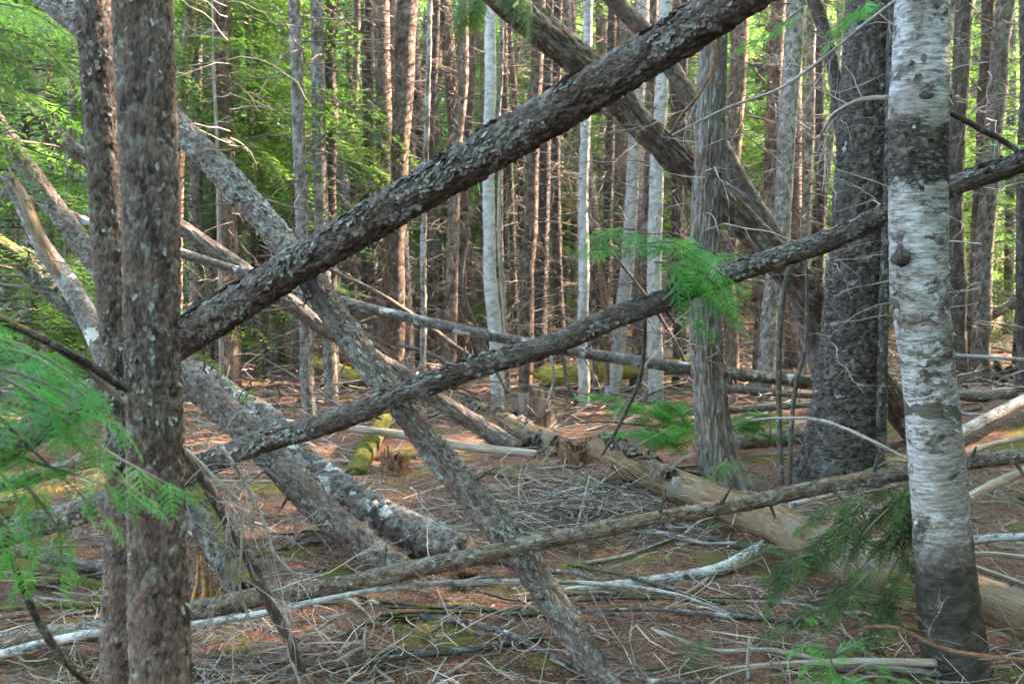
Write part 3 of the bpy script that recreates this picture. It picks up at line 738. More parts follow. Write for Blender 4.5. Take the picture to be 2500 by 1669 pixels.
lg('mossy_log', 'log', 'mossy log half sunk in the ground at left below the grey log',
   [(60, 1430, 4.9, 22), (150, 1412, 4.9, 26), (230, 1430, 4.85, 28), (290, 1450, 4.8, 26)], M['verymossy'], kind='gran', amp=.006, pw=.02, seed=56, m=28, step=.015)
lg('fallen_log', 'log', 'dark leaning log with green moss at the far left below the sloping birch pole',
   [(-80, 540, 7.6, 44), (0, 600, 7.5, 46), (70, 650, 7.45, 48), (140, 720, 7.4, 46), (220, 800, 7.3, 44), (330, 950, 7.2, 40)], M['mossy'], kind='plates', amp=.008, pw=.03, seed=57, m=36, step=.02)
for k, (lb, pts) in enumerate([
   ('dark far log lying level between the cedar and the spruce', [(1690, 940, 11.0, 18), (1850, 955, 10.9, 19), (2000, 965, 10.9, 18)]),
   ('reddish far log lying level behind the cedar foot', [(1640, 1010, 10.0, 16), (1780, 1000, 10.1, 18), (1990, 985, 10.2, 18)]),
   ('grey far log among dead twigs left of the pale aspen', [(600, 905, 14.0, 14), (700, 925, 13.7, 15), (830, 930, 13.5, 15)]),
   ('long thin dead pole leaning across far trunks left of centre', [(800, 655, 9.5, 8), (930, 720, 9.6, 11), (1050, 800, 9.8, 12), (1165, 885, 10.0, 13)]),
   ('curved dead pole lying far back left of the weathered stump', [(970, 840, 10.6, 8), (1040, 860, 10.6, 10), (1090, 885, 10.6, 10), (1130, 915, 10.6, 10)]),
   ('brown log propped up far back at the right edge', [(2380, 790, 13.0, 22), (2450, 755, 13.0, 24), (2560, 700, 13.0, 24)]),
   ('grey log with rough bark lying far back right of the birch foot', [(2330, 965, 9.6, 24), (2400, 968, 9.6, 26), (2480, 962, 9.6, 24)])]):
    lg('fallen_log' if k not in (3, 4) else 'dead_pole', 'log' if k not in (3, 4) else 'pole', lb, pts, M['scaly_brown'] if k % 2 else M['scaly_grey'], kind='ridges', amp=.005, pw=.02, seed=60 + k, m=20, step=.04)

for k, (lb, mt, pts) in enumerate([
   ('slim grey log lying low behind the front left trunks near the floor', 'scaly_brown', [(-80, 1200, 6.6, 34), (60, 1170, 6.5, 36), (200, 1130, 6.4, 34), (330, 1100, 6.3, 30)]),
   ('thin dark pole leaning across far trunks right of centre', 'darkstick', [(1480, 600, 9.4, 7), (1560, 700, 9.5, 8), (1640, 820, 9.6, 9), (1690, 920, 9.7, 9)]),
   ('thin dead pole leaning left above the far moss log', 'darkstick', [(1145, 560, 10.0, 6), (1130, 700, 10.1, 8), (1190, 860, 10.2, 9), (1240, 960, 10.2, 9)]),
   ('pale slim pole lying level on the floor far back left of the stump', 'palewood', [(640, 955, 12.4, 9), (760, 968, 12.3, 10), (900, 985, 12.0, 10)]),
   ('slim pole lying behind the low trunk at the lower right', 'whitepole', [(1930, 1232, 4.9, 14), (2050, 1200, 5.3, 15), (2160, 1170, 5.7, 15), (2230, 1150, 6.0, 14)])]):
    lg('dead_pole', 'pole', lb, pts, M[mt], kind='smooth', amp=.002, seed=80 + k, m=16, step=.03)

# ------------------------------------------------------------------ standing trees in front
def upext(pts, Y, top=16.0, rt=.6):
    """extend a standing trunk above the frame: pts bottom->top list (pos, r)"""
    (p1, r1), (p0, r0) = pts[-1], pts[-2]
    d = (p1 - p0) / np.linalg.norm(p1 - p0); d = d * .6 + np.array([0, 0, 1.]) * .4; d /= np.linalg.norm(d)
    L = (top - p1[2]) / d[2]
    return pts + [(p1 + d * L * .4, r1 * (1 - .4 * (1 - rt))), (p1 + d * L, r1 * rt)]

def standing(name, cat, label, pts, Y, mat, group=None, crown=0, twigs=0, top=16, crownmat=None, foot=True, **kw):
    """pts bottom->top: (x,y,w)"""
    if kw.get('seed', 0) >= 100:
        q_ = []
        for a_, b_ in zip(pts[:-1], pts[1:]):
            q_ += [a_, tuple((u_ + v_) / 2 + (RNG.normal(0, 2.5) if i_ == 0 else 0) for i_, (u_, v_) in enumerate(zip(a_, b_)))]
        pts = q_ + [pts[-1]]
    cs = [PW(x, y, Y if len(p_) < 4 else p_[3], w_) for p_ in pts for (x, y, w_) in [p_[:3]]]
    p0, r0 = cs[0]
    gzv = float(gz(p0[0], p0[1]))
    if foot:
        if p0[2] > gzv - .12:
            d = (cs[1][0] - cs[0][0]); d /= d[2]
            cs = [(p0 - d * (p0[2] - gzv + .12), r0 * 1.05)] + cs
    cs = upext(cs, Y, top)
    root = thing(name, (cs[0][0][0], cs[0][0][1], gzv), label, cat, group)
    fl = kw.pop('flakes', None)
    o, tube = log_mesh('trunk', [c for c, r in cs], [r for c, r in cs], mat, root, **kw)
    if fl:
        V, F = flakes(tube, *fl[:4], RNG, **fl[4])
        f = mk('bark_flakes', V - np.array(root.location), [F], fl[5], root, {'bark': V, 'plate': RNG.uniform(0, 1, len(V) // 16).repeat(16)})
        f['kind'] = 'stuff'
    tp = cs[-1][0] - np.array(root.location)
    if crown:
        a, b_ = HIGHC[RNG.integers(2)]; rz = RNG.uniform(0, 6.28)
        base = cs[-2][0] - np.array(root.location)
        hz = max(7.0, base[2])
        xy = base[:2] + (tp[:2] - base[:2]) * .3
        sc = (crown, crown, (tp[2] + 2 - hz) / 8.5)
        put('crown', a, root, (xy[0], xy[1], hz), rz, sc, 'stuff'); put('branches', b_, root, (xy[0], xy[1], hz), rz, sc, 'stuff')
    if twigs:
        put('dead_twigs', TWG[RNG.integers(4)], root, (0, 0, 0), RNG.uniform(0, 6.28), (twigs, twigs, 1), 'stuff')
    return root, tube

standing('front_tree', 'tree', 'nearest tree at left with peeling brown bark and pale loose flakes',
   [(392, 1669, 140, 2.9), (380, 1100, 124, 2.9), (372, 850, 124, 2.9), (369, 570, 127, 2.9), (358, 285, 131, 2.9), (347, 0, 134, 2.9)], 2.9, M['peel'],
   kind='plates', amp=.007, pw=.020, seed=70, m=150, step=.007, crown=1.0,
   flakes=(900, .010, .022, .010, dict(thr=(0, 2 * pi), srange=(.0, .28)), M['peel_flake']))
standing('tree', 'tree', 'lichen-flaked trunk standing close behind the nearest left tree',
   [(298, 1669, 100, 3.3), (306, 1100, 88, 3.3), (292, 850, 84, 3.3), (268, 570, 82, 3.3), (250, 285, 80, 3.3), (228, 0, 78, 3.3)], 3.3, M['peel'],
   kind='plates', amp=.007, pw=.016, seed=71, m=110, step=.007, crown=.9,
   flakes=(900, .010, .020, .010, dict(thr=(0, 2 * pi), srange=(.0, .28)), M['peel_flake']))
standing('tree', 'tree', 'dark trunk sliver showing between the two front left trunks',
   [(415, 1600, 40, 3.7), (408, 1100, 34, 3.7), (404, 600, 32, 3.7), (400, 300, 32, 3.7), (406, 0, 32, 3.7)], 3.7, M['scaly_brown'],
   kind='plates', amp=.004, pw=.016, seed=72, m=36, step=.02) if False else None
# birch: heights of its marks
BZ = (PY(2245, 388, 3.9)[2], .135, PY(2270, 1000, 3.9)[2])
M['birch'] = birch_mat('paper_birch_bark')
birch, tubeBirch = standing('birch_tree', 'birch', 'white paper birch at right with a black band near its top and a dark foot',
   [(2345, 1760, 190, 3.9), (2332, 1600, 156, 3.9), (2312, 1450, 144, 3.9), (2300, 1280, 133, 3.9), (2286, 1120, 131, 3.9), (2268, 920, 126, 3.9), (2247, 740, 136, 3.9), (2242, 570, 138, 3.9),
    (2243, 390, 142, 3.9), (2243, 285, 138, 3.9), (2252, 0, 128, 3.9)], 3.9, M['birch'],
   kind='smooth', amp=.003, seed=73, m=120, step=.008, crown=1.0, foot=False,
   flakes=(420, .022, .020, .012, dict(thr=(0, 2 * pi), srange=(.05, .28)), M['birch']))
# burls and scars on the birch
def lump(parent, pos, r, sq, mat, name, seed):
    n, m_ = 14, 20
    ph = np.linspace(.05, pi - .05, n)[:, None]; th = np.linspace(0, 2 * pi, m_, endpoint=False)[None, :]
    d = 1 + .5 * (fbm(th / (2 * pi) * 6 + ph * 0, ph * 2.2 + th * 0, seed, 6) - .5) + .3 * (fbm(th / (2 * pi) * 14 + ph * 0, ph * 6 + th * 0, seed + 1, 14) - .5)
    V = np.stack([d * np.sin(ph) * np.cos(th) * r * sq[0], d * np.sin(ph) * np.sin(th) * r * sq[1], d * np.cos(ph) * np.ones_like(th) * r * sq[2]], -1)
    i = np.arange(n - 1)[:, None] * m_; j = np.arange(m_)[None, :]; F = np.stack([i + j, i + (j + 1) % m_, i + m_ + (j + 1) % m_, i + m_ + j], -1).reshape(-1, 4)
    V = V.reshape(-1, 3); off = np.array(pos) - (np.array(parent.location) if parent is not None else 0)
    return mk(name, V + off, [F[:, ::-1]], mat, parent, {'bark': V, 'plate': V[:, 0] * 0 + .4})
lump(birch, PY(2200, 630, 3.81), .036, (1, .8, .95), M['darkstick'], 'burl', 3)
lump(birch, PY(2262, 232, 3.80), .022, (1.3, .7, .8), M['darkstick'], 'burl', 5)
lump(birch, PY(2288, 740, 3.82), .026, (.9, .6, 1.2), M['darkstick'], 'burl', 6)
vine_pts = [PY(x, y, 3.81) for x, y in [(2250, 200), (2262, 175), (2270, 140), (2282, 115), (2290, 95)]]
V, F = tubes(np.array([vine_pts]), np.array([[.008, .010, .010, .010, .006]]), 8)
mk('bark_ridge', V - np.array(birch.location), [F], M['peel_flake'], birch, {'bark': V, 'plate': V[:, 0] * 0 + .4})

spruce, _ = standing('spruce_tree', 'spruce', 'big dark rough-barked spruce with small white lichen patches left of the birch',
   [(2055, 1165, 205), (2060, 1110, 182), (2068, 1000, 160), (2078, 900, 150), (2090, 740, 142), (2100, 600, 138), (2112, 420, 132), (2122, 220, 126), (2130, 0, 120)], 7.4, M['spruce'],
   kind='plates', amp=.020, pw=.026, seed=74, m=150, step=.013, flare=(.18, .22, 5), crown=1.3)
standing('tree', 'tree', 'slim grey-green trunk pressed against the right side of the big spruce',
   [(2150, 1150, 26), (2155, 900, 24), (2160, 700, 24), (2170, 400, 22), (2176, 100, 20)], 7.05, M['mossy'], kind='gran', amp=.003, pw=.015, seed=75, m=28, step=.03)
cedar, _ = standing('cedar_tree', 'cedar', 'shaggy grey cedar with stringy bark and a flared foot right of centre',
   [(1772, 1195, 118), (1752, 1120, 86), (1738, 1000, 78), (1725, 850, 74), (1722, 700, 74), (1722, 570, 68), (1732, 400, 70), (1737, 250, 66), (1742, 110, 62), (1745, 0, 60)], 6.95, M['cedar'],
   kind='ridges', amp=.016, pw=.014, seed=76, m=140, step=.013, flare=(.25, .18, 4), crown=1.1,
   flakes=(260, .010, .12, .012, dict(thr=(0, 2 * pi), srange=(0, .35)), M['cedar']))

# ------------------------------------------------------------------ named background trunks: (label, Y, mat, pts bottom->top, twigs)
BG = [
 ('brown trunk just right of the nearest left tree, leaning slightly', 11.5, 'far_brown', [(425, 900, 28), (432, 560, 27), (445, 250, 27), (466, 20, 26)]),
 ('thin grey trunk, second to the right of the nearest left tree', 13.0, 'far_grey', [(470, 900, 18), (475, 400, 17), (484, 0, 16)]),
 ('thin trunk behind a sunlit dead sapling at left', 14.0, 'far_brown', [(515, 880, 15), (520, 400, 14), (524, 0, 14)]),
 ('narrow straight trunk among green sprays left of the lichen-grey pair', 15.0, 'far_brown', [(562, 860, 14), (560, 400, 14), (560, 0, 13)]),
 ('thin trunk with a small sun fleck left of the lichen-grey pair', 16.0, 'far_brown', [(650, 860, 16), (652, 300, 15), (650, 0, 14)]),
 ('lichen-grey trunk at left centre, left one of a pair, swaying', 10.4, 'far_grey', [(756, 1010, 34), (748, 850, 30), (738, 590, 30), (728, 300, 28), (718, 0, 27)]),
 ('lichen-grey trunk with a sunlit right edge, right one of the pair', 11.4, 'far_grey', [(808, 975, 32), (800, 800, 30), (785, 570, 32), (778, 300, 30), (774, 0, 28)]),
 ('dark trunk close behind the lichen-grey pair', 13.0, 'far_dark', [(815, 900, 24), (808, 560, 26), (812, 280, 26), (812, 0, 26)]),
 ('slim brown trunk right of the lichen-grey pair', 15.0, 'far_brown', [(855, 880, 14), (862, 500, 14), (872, 0, 14)]),
 ('dark trunk touching the left side of the straight brown trunk', 15.5, 'far_dark', [(892, 880, 22), (898, 400, 22), (903, 0, 22)]),
 ('straight brown trunk with pale bark beside the big diagonal', 14.5, 'far_brown', [(945, 905, 42), (942, 600, 40), (938, 300, 37), (931, 0, 36)]),
 ('thick warm brown trunk with a wide sun patch, top centre left', 13.5, 'far_brown', [(962, 925, 44), (966, 700, 42), (972, 500, 40), (988, 200, 46), (995, 0, 52)]),
 ('very thin straight grey stem between brown trunks at centre left', 9.9, 'far_grey', [(1032, 935, 13), (1034, 600, 11), (1044, 250, 10), (1049, 0, 9)]),
 ('reddish trunk with sun flecks left of the pale aspen', 13.0, 'far_brown', [(1098, 920, 30), (1106, 600, 27), (1116, 350, 24), (1132, 60, 22)]),
 ('brown trunk pressed behind the reddish one left of the aspen', 14.0, 'far_brown', [(1122, 900, 28), (1132, 560, 26), (1142, 300, 25), (1155, 60, 24)]),
 ('smooth pale lilac-grey aspen trunk in the centre', 10.7, 'far_pale', [(1217, 1005, 32), (1212, 900, 31), (1204, 760, 32), (1195, 600, 28), (1192, 430, 27), (1198, 200, 26), (1202, 0, 25)]),
 ('thin cream stem just right of the pale aspen', 12.0, 'far_grey', [(1240, 940, 10), (1222, 560, 9), (1216, 300, 8), (1226, 60, 8)]),
 ('dark thin trunk right of the pale aspen', 15.0, 'far_dark', [(1262, 880, 14), (1250, 560, 14), (1238, 300, 14), (1232, 120, 13)]),
 ('second dark thin trunk right of the pale aspen, leaning left', 16.0, 'far_dark', [(1286, 870, 14), (1272, 560, 13), (1258, 300, 13), (1246, 120, 12)]),
 ('reddish brown rough trunk above the weathered stump', 12.5, 'far_brown', [(1282, 930, 32), (1286, 750, 32), (1296, 560, 30), (1304, 300, 29), (1314, 100, 28)]),
 ('dark trunk behind and right of the reddish rough trunk', 14.0, 'far_dark', [(1318, 910, 28), (1320, 700, 26), (1328, 500, 22), (1336, 200, 18)]),
 ('dark narrow straight trunk left of the spotted birch', 14.5, 'far_dark', [(1372, 900, 24), (1362, 700, 22), (1356, 450, 22), (1360, 150, 20)]),
 ('slender spotted grey birch in the centre right background', 11.1, 'far_pale', [(1424, 990, 26), (1420, 850, 25), (1426, 650, 24), (1424, 450, 22), (1432, 200, 21), (1436, 0, 20)]),
 ('thin pale stem beside the spotted birch', 11.5, 'far_brown', [(1455, 960, 12), (1444, 560, 10), (1430, 400, 9), (1412, 260, 7)]),
 ('dark thin trunk between the spotted birch and the pale grey pair', 14.0, 'far_dark', [(1478, 930, 20), (1482, 560, 20), (1490, 250, 20), (1497, 0, 19)]),
 ('pale grey leaning trunk, left one of the pale grey pair', 12.0, 'far_pale', [(1492, 965, 34), (1512, 820, 33), (1532, 650, 31), (1545, 430, 30), (1558, 250, 29), (1570, 0, 30)]),
 ('sunlit brown trunk between the pale grey pair', 12.6, 'far_brown', [(1552, 965, 34), (1562, 800, 32), (1575, 600, 26), (1590, 300, 20)]),
 ('pale grey straight trunk, right one of the pale grey pair', 11.2, 'far_pale', [(1602, 990, 34), (1598, 800, 34), (1598, 600, 33), (1605, 350, 31), (1618, 150, 30), (1626, 0, 30)]),
 ('thin dark trunk close left of the shaggy cedar', 12.5, 'far_dark', [(1648, 960, 18), (1655, 600, 18), (1668, 200, 17)]),
 ('brown trunk just right of the shaggy cedar', 12.0, 'far_brown', [(1790, 960, 30), (1778, 700, 30), (1786, 450, 38), (1797, 250, 40), (1808, 30, 40)]),
 ('dark brown trunk, left of the grey trunk halfway from cedar to spruce', 12.5, 'far_brown', [(1850, 970, 28), (1868, 700, 30), (1880, 500, 32), (1890, 250, 34), (1902, 0, 34)]),
 ('grey vertical-grained trunk halfway from cedar to spruce', 11.2, 'far_grey', [(1862, 985, 44), (1876, 850, 42), (1888, 700, 42), (1912, 500, 40), (1926, 250, 42), (1944, 0, 42)]),
 ('thin trunk with a sunlit edge between the grey trunk and the spruce', 13.0, 'far_grey', [(1960, 950, 22), (1968, 560, 20), (1978, 300, 20), (1982, 0, 20)]),
 ('narrow dark trunk close left of the big spruce', 14.0, 'far_dark', [(2005, 900, 22), (2003, 560, 20), (2000, 200, 20), (1998, 0, 20)]),
 ('dark rough trunk just right of the birch', 12.0, 'far_dark', [(2345, 915, 38), (2340, 700, 36), (2332, 480, 34), (2345, 200, 38), (2356, 0, 38)]),
 ('brown trunk, left one of the right-edge pair', 13.0, 'far_dark', [(2372, 920, 28), (2382, 700, 30), (2392, 480, 30), (2402, 250, 30), (2412, 0, 28)]),
 ('grey trunk, right one of the right-edge pair', 12.6, 'far_grey', [(2394, 930, 44), (2398, 780, 42), (2402, 620, 40), (2420, 400, 40), (2438, 200, 42), (2456, 0, 42)]),
 ('dark trunk cut by the right edge', 10.5, 'far_dark', [(2492, 960, 22), (2492, 700, 20), (2494, 400, 20), (2498, 0, 18)]),
 ('brown trunk behind the leaning logs near the left edge', 11.0, 'far_brown', [(118, 900, 34), (114, 600, 32), (112, 350, 30), (116, 0, 28)]),
 ('thin grey trunk at the far left edge', 12.5, 'far_grey', [(58, 900, 14), (56, 500, 14), (40, 0, 13)]),
 ('grey trunk behind the front left pair', 9.5, 'far_grey', [(160, 960, 18), (168, 500, 18), (180, 0, 16)]),
]
for k, (lb, Yb, mt, pts) in enumerate(BG):
    sunny = RNG.random()
    standing('background_tree' if mt != 'far_pale' else ('aspen_tree' if k == 15 else 'pale_tree'), 'tree', lb, pts, Yb, M[mt], 'tall trees behind the fallen trunks',
             kind='gran' if k % 2 else 'plates', amp=.010, pw=.035, seed=100 + k, m=26, step=.04,
             crown=(.7 if k % 6 == 1 and k not in (13, 19, 25) else 0), twigs=(0 if k in (15, 12) else RNG.uniform(.8, 1.25)), top=15)

# openings made in the canopy to light chosen logs and trunks: no crown stands in these sun paths
GAPS = [PY(1345, 910, 12.3), PY(1450, 905, 12.35), PY(985, 400, 13.5), PY(1570, 750, 12.6), PY(850, 905, 13.6)]
def in_gap(x, y, wd=1.5):
    sx, sy = SUN_DIR.x, SUN_DIR.y; n_ = sqrt(sx * sx + sy * sy); sx /= n_; sy /= n_
    for g_ in GAPS:
        dx, dy = x - g_[0], y - g_[1]; al = dx * sx + dy * sy; pp = abs(dx * sy - dy * sx)
        if .3 < al < 17 and pp < wd: return True
    return False
# ------------------------------------------------------------------ thicket behind: shared meshes
def vtrunk(seed, H, r0, mat):
    o, _ = log_mesh('trunk', [(0, 0, -.2), (.03 * (seed % 3), .02, H * .3), (-.04, .03 * (seed % 2), H * .65), (.03, 0, H)], [r0, r0 * .85, r0 * .65, r0 * .2],
                    mat, None, kind='gran', amp=.006, pw=.05, seed=seed, m=14, step=.25)
    me = o.data; bpy.data.objects.remove(o); return me
THK = [vtrunk(300, 16, .13, M['far_brown']), vtrunk(301, 16, .10, M['far_dark']), vtrunk(302, 15, .09, M['far_grey']), vtrunk(303, 17, .16, M['far_brown']),
       vtrunk(304, 14, .07, M['far_dark']), vtrunk(305, 15, .12, M['far_grey'])]
THKL = [(0, 'medium reddish-brown trunk with bare twigs, back in the thicket'), (1, 'dark slim trunk with bare twigs, back in the thicket'), (2, 'grey slim trunk with bare twigs, back in the thicket'),
        (3, 'stouter reddish-brown trunk with bare twigs, back in the thicket'), (4, 'very thin dark trunk with bare twigs, back in the thicket'), (5, 'medium grey trunk with bare twigs, back in the thicket')]
def halfw(y): return .52 * y + 1.0
cnt = 0
placed = []
def freespot(y0, y1, mind, extra=0, side=None):
    for _ in range(60):
        y = RNG.uniform(y0, y1); x = RNG.uniform(-halfw(y) - extra, halfw(y) + extra)
        if in_gap(x, y, 1.7 if mind > .7 else .5): continue
        if all((x - a) ** 2 + (y - b_) ** 2 > mind * mind for a, b_ in placed):
            placed.append((x, y)); return x, y
    return x, y
for k in range(130):
    x, y = freespot(14.5 if k < 70 else 18, 24 if k < 70 else 34, .5)
    t = int(RNG.integers(6)); z = float(gz(x, y)); r = thing('thicket_tree', (x, y, z), THKL[t][1], 'tree', THKL[t][1].replace(' back in', ' far back in') + ', alike')
    lean = .03 if k % 5 else .12
    r.rotation_euler = (RNG.normal(0, lean), RNG.normal(0, lean), RNG.uniform(0, 6.28))
    put('trunk', THK[t], r); s_ = RNG.uniform(.8, 1.2)
    put('dead_twigs', TWF[k % 2] if k > 40 else TWG[k % 4], r, (0, 0, 0), RNG.uniform(0, 6.28), (s_, s_, 1), 'stuff')
    if k % 5 in (0, 2) and not in_gap(x, y, 2.0):
        a, b_ = HIGHC[k % 2]; put('crown', a, r, (0, 0, RNG.uniform(5.5, 8)), RNG.uniform(0, 6.28), (.8, .8, 1.0), 'stuff')
# leafy understory
def leafy(x, y, set_, i, sc, label, group, zs=1.0, trunk=True):
    z = float(gz(x, y)); r = thing('hemlock_tree', (x, y, z), label, 'tree', group); r.rotation_euler = (0, 0, RNG.uniform(0, 6.28)); r.scale = (sc, sc, sc * zs)
    if trunk: put('trunk', THK[4], r, (0, 0, 0), 0, (.8, .8, .62))
    put('crown', set_[i % len(set_)][0], r, kind='stuff'); put('branches', set_[i % len(set_)][1], r, kind='stuff')
    return r
for k in range(44):
    x, y = freespot(23, 32, .8)
    leafy(x, y, LOWC, k, RNG.uniform(.65, 1.0), 'leafy young hemlock with yellow-green sprays, back in the thicket', 'leafy hemlocks in the thicket')
for k in range(140):
    x, y = freespot(31, 62, 1.0)
    leafy(x, y, LOWC, k, RNG.uniform(1.5, 2.5), 'bright leafy hemlock in the sunny far background', 'far leafy hemlocks')
for k in range(13):          # shaded hemlocks whose lowest live branches hang at head height and above
    y = RNG.uniform(11.5, 15) if k < 5 else RNG.uniform(18.5, 21)
    px_ = [-30, 60, 480, 560, 640, 1720, 1990, 2300, 2520, 860, 1180, 1400, 1660][k]; x = (px_ - 1250) / FPX * y
    z = float(gz(x, y)); q_ = thing('hemlock_tree', (x, y, z), 'shaded hemlock with dark green hanging branches high on its trunk, mid distance', 'tree', 'shaded hemlocks among the trunks')
    q_.rotation_euler = (0, 0, RNG.uniform(0, 6.28)); s_ = RNG.uniform(.7, 1.0)
    put('trunk', THK[k % 5], q_, (0, 0, 0), 0, (.8, .8, .7)); put('crown', SHADC[k % 2][0], q_, (0, 0, RNG.uniform(.8, 2.2)), 0, (s_, s_, 1), 'stuff'); put('branches', TWF[k % 2], q_, (0, 0, 0), 0, (.8, .8, .9), 'stuff')
for (px, py_, Yb, sc) in [(620, 800, 13.5, .85), (540, 800, 16, .9), (80, 850, 9.5, .8), (-60, 900, 8.0, .9), (1230, 820, 17, .8), (2480, 850, 15, .9), (2200, 850, 16, .8), (1380, 830, 19, .8)]:
    p = PY(px, py_, Yb)
    leafy(p[0], p[1], SHADC, int(Yb), sc, {13.5: 'dark green hemlock sapling left of the lichen-grey pair', 16: 'leafy sapling behind the sunlit dead sapling' if px == 540 else 'shaded hemlock between the spruce and the birch, far back',
          9.5: 'shaded hemlock behind the leaning logs at the left edge', 8.0: 'dark hemlock cut by the left edge', 17: 'dark hemlock right behind the pale aspen', 15: 'shaded hemlock cut by the right edge', 19: 'shaded hemlock behind the spotted birch'}[Yb], None)
# trees right of and behind the viewer: added unseen to block sun and side light
def shade_tree(x, y, sc, k):
    return leafy(x, y, SHADC if k % 2 else LOWC, k, sc, 'leafy hemlock added outside the view to shade the clearing', 'hemlocks added around the clearing for shade', 1.15)
k = 0
for y in np.arange(-4, 9.6, 1.25):
    for x0 in (0, 3.2, 7):
        x = .55 * max(y, 0) + 4.9 + x0 + RNG.uniform(-.7, .7)
        shade_tree(x, y + RNG.uniform(-.6, .6), RNG.uniform(1.2, 1.6), k); k += 1
for a in np.arange(0, 2 * pi, .30):
    for R_ in (6.5, 9.5):
        x = R_ * sin(a + R_); y = 1.5 + R_ * cos(a + R_)
        if y > 0 and abs(x) < .55 * y + 4.6: continue
        shade_tree(x, y, RNG.uniform(1.2, 1.5), k); k += 1
for (x, y) in [(9.5, 11.0), (8.5, 10), (12.5, 10), (11, 13.5), (13, 12), (10.5, 15.5), (14, 16), (12, 18.5), (16.5, 19), (15.5, 13.5), (18, 16), (20, 20), (12.8, 22), (17, 23), (9.6, 18), (21, 24)]:
    if in_gap(x, y, 1.9): continue
    shade_tree(x, y, 1.5, k); k += 1

# dead sunlit sapling at left
p0 = PY(535, 820, 12.0)
standing('dead_sapling', 'dead tree', 'thin bare dead sapling glowing in the sun at upper left, with curved drooping twigs',
   [(540, 830, 11), (532, 400, 10), (527, 280, 9), (521, 180, 8), (520, 110, 5)], 11.0, M['palewood'], kind='smooth', amp=.001, seed=90, m=12, step=.08, top=5.2, twigs=.35)
# thin brown standing stems
for k, (lb, Yb, mt, pts) in enumerate([
  ('thin straight brown stem right of the pale aspen', 11.3, 'palewood', [(1240, 900, 10), (1226, 700, 10), (1218, 560, 9), (1222, 380, 7)]),
  ('peeled orange stem standing behind the green spray left of the cedar', 11.8, 'barewood', [(1482, 940, 14), (1478, 790, 20), (1470, 680, 16), (1455, 600, 8)]),
  ('dark broken thin stem hanging left of the big spruce', 6.2, 'darkstick', [(1908, 1180, 15), (1902, 1000, 13), (1903, 840, 14), (1912, 720, 14), (1930, 640, 10)]),
  ('second dark thin stem curving beside the spruce left side', 6.4, 'darkstick', [(1930, 1190, 10), (1932, 1050, 11), (1945, 930, 11), (1965, 850, 9), (1970, 700, 7), (1965, 600, 6)]),
  ('crooked dark stick standing right of the weathered stump', 10.2, 'darkstick', [(1408, 985, 14), (1388, 940, 11), (1376, 880, 10), (1368, 830, 8)])]):
    cs = [PW(x, y, Yb, w_) for x, y, w_ in pts]; r = thing('dead_sapling', (cs[0][0]), lb, 'dead sapling')
    log_mesh('trunk', [c for c, q_ in cs], [q_ for c, q_ in cs], M[mt], r, kind='gran', amp=.002, pw=.02, seed=320 + k, m=12, step=.03)

# ------------------------------------------------------------------ stumps
def stump(label, x, y, Y, wpx, hpx, mat, seed, name='stump', cat='stump'):
    p, r = PW(x, y, Y, wpx); h = hpx * Y / FPX; z0 = float(gz(p[0], p[1])) - .06
    root = thing(name, (p[0], p[1], z0 + .06), label, cat)
    n, m_ = 26, 56; th = np.linspace(0, 2 * pi, m_, endpoint=False); u = th / (2 * pi)
    jag = .45 + .5 * fbm(u * 4, u * 0 + seed, seed, 4, 2) + .35 * (vn(u * 23, u * 0, seed + 4, 23) - .5) * vn(u * 5, u * 0 + 2, seed, 5)
    t = np.linspace(0, 1, n)
    U, Tt = np.meshgrid(u, t)
    rad = r * (1 + .35 * np.exp(-Tt * 5) * (1 + .5 * np.cos(U * 2 * pi * 4))) * (1 + .30 * (fbm(U * 14, Tt * 2, seed + 2, 14) - .5)) * (1 - .08 * Tt)
    Zt = Tt * (h * jag)[None, :] * 1.25
    V = np.stack([rad * np.cos(U * 2 * pi), rad * np.sin(U * 2 * pi), Zt - .06], -1)
    Vi = V.copy(); Vi[..., 0] *= .72; Vi[..., 1] *= .72; Vi = Vi[::-1]; Vi[-1, :, 2] = h * .25
    Vi[:, :, 2] = np.maximum(Vi[:, :, 2], h * .3)
    A_ = np.concatenate([V, Vi], 0); nn = 2 * n
    i = np.arange(nn - 1)[:, None] * m_; j = np.arange(m_)[None, :]; F = np.stack([i + j, i + (j + 1) % m_, i + m_ + (j + 1) % m_, i + m_ + j], -1).reshape(-1, 4)
    bk = A_.reshape(-1, 3)
    last = np.arange(m_) + (nn - 1) * m_
    c0 = len(bk); VV = np.vstack([bk, [0, 0, h * .3]])
    o = mk('wood', VV, [F, np.stack([last, np.roll(last, -1), np.full(m_, c0)], -1)], mat, root, {'bark': VV, 'plate': h2(np.floor(VV[:, 0] * 60), np.floor(VV[:, 1] * 60), seed)})
    # splinters
    for q_ in range(7):
        a = RNG.uniform(0, 2 * pi); rr = r * RNG.uniform(.3, .85); hb = h * RNG.uniform(.4, .7)
        P = np.array([[(rr * cos(a), rr * sin(a), hb * .5), (rr * cos(a) * 1.02, rr * sin(a) * 1.02, hb), (rr * cos(a) * 1.08, rr * sin(a) * 1.08, hb + RNG.uniform(.05, .2) * h)]])
        V2, F2 = tubes(P, np.array([[.018, .013, .002]]) * (r / .12), 4)
        mk('splinter', V2, [F2], mat, root, {'bark': V2, 'plate': V2[:, 0] * 0 + .6})
    return root
stump('weathered grey-brown broken stump in the centre at the edge of the clearing', 1305, 1010, 9.9, 104, 112, M['stump'], 3)
stump('small crumbling red-brown stump left of centre', 965, 1140, 7.6, 74, 85, M['rot'], 5)
stump('rotten reddish stump where the fallen log is broken in two', 1405, 1120, 7.9, 88, 75, M['rot'], 8, 'rotten_stump')
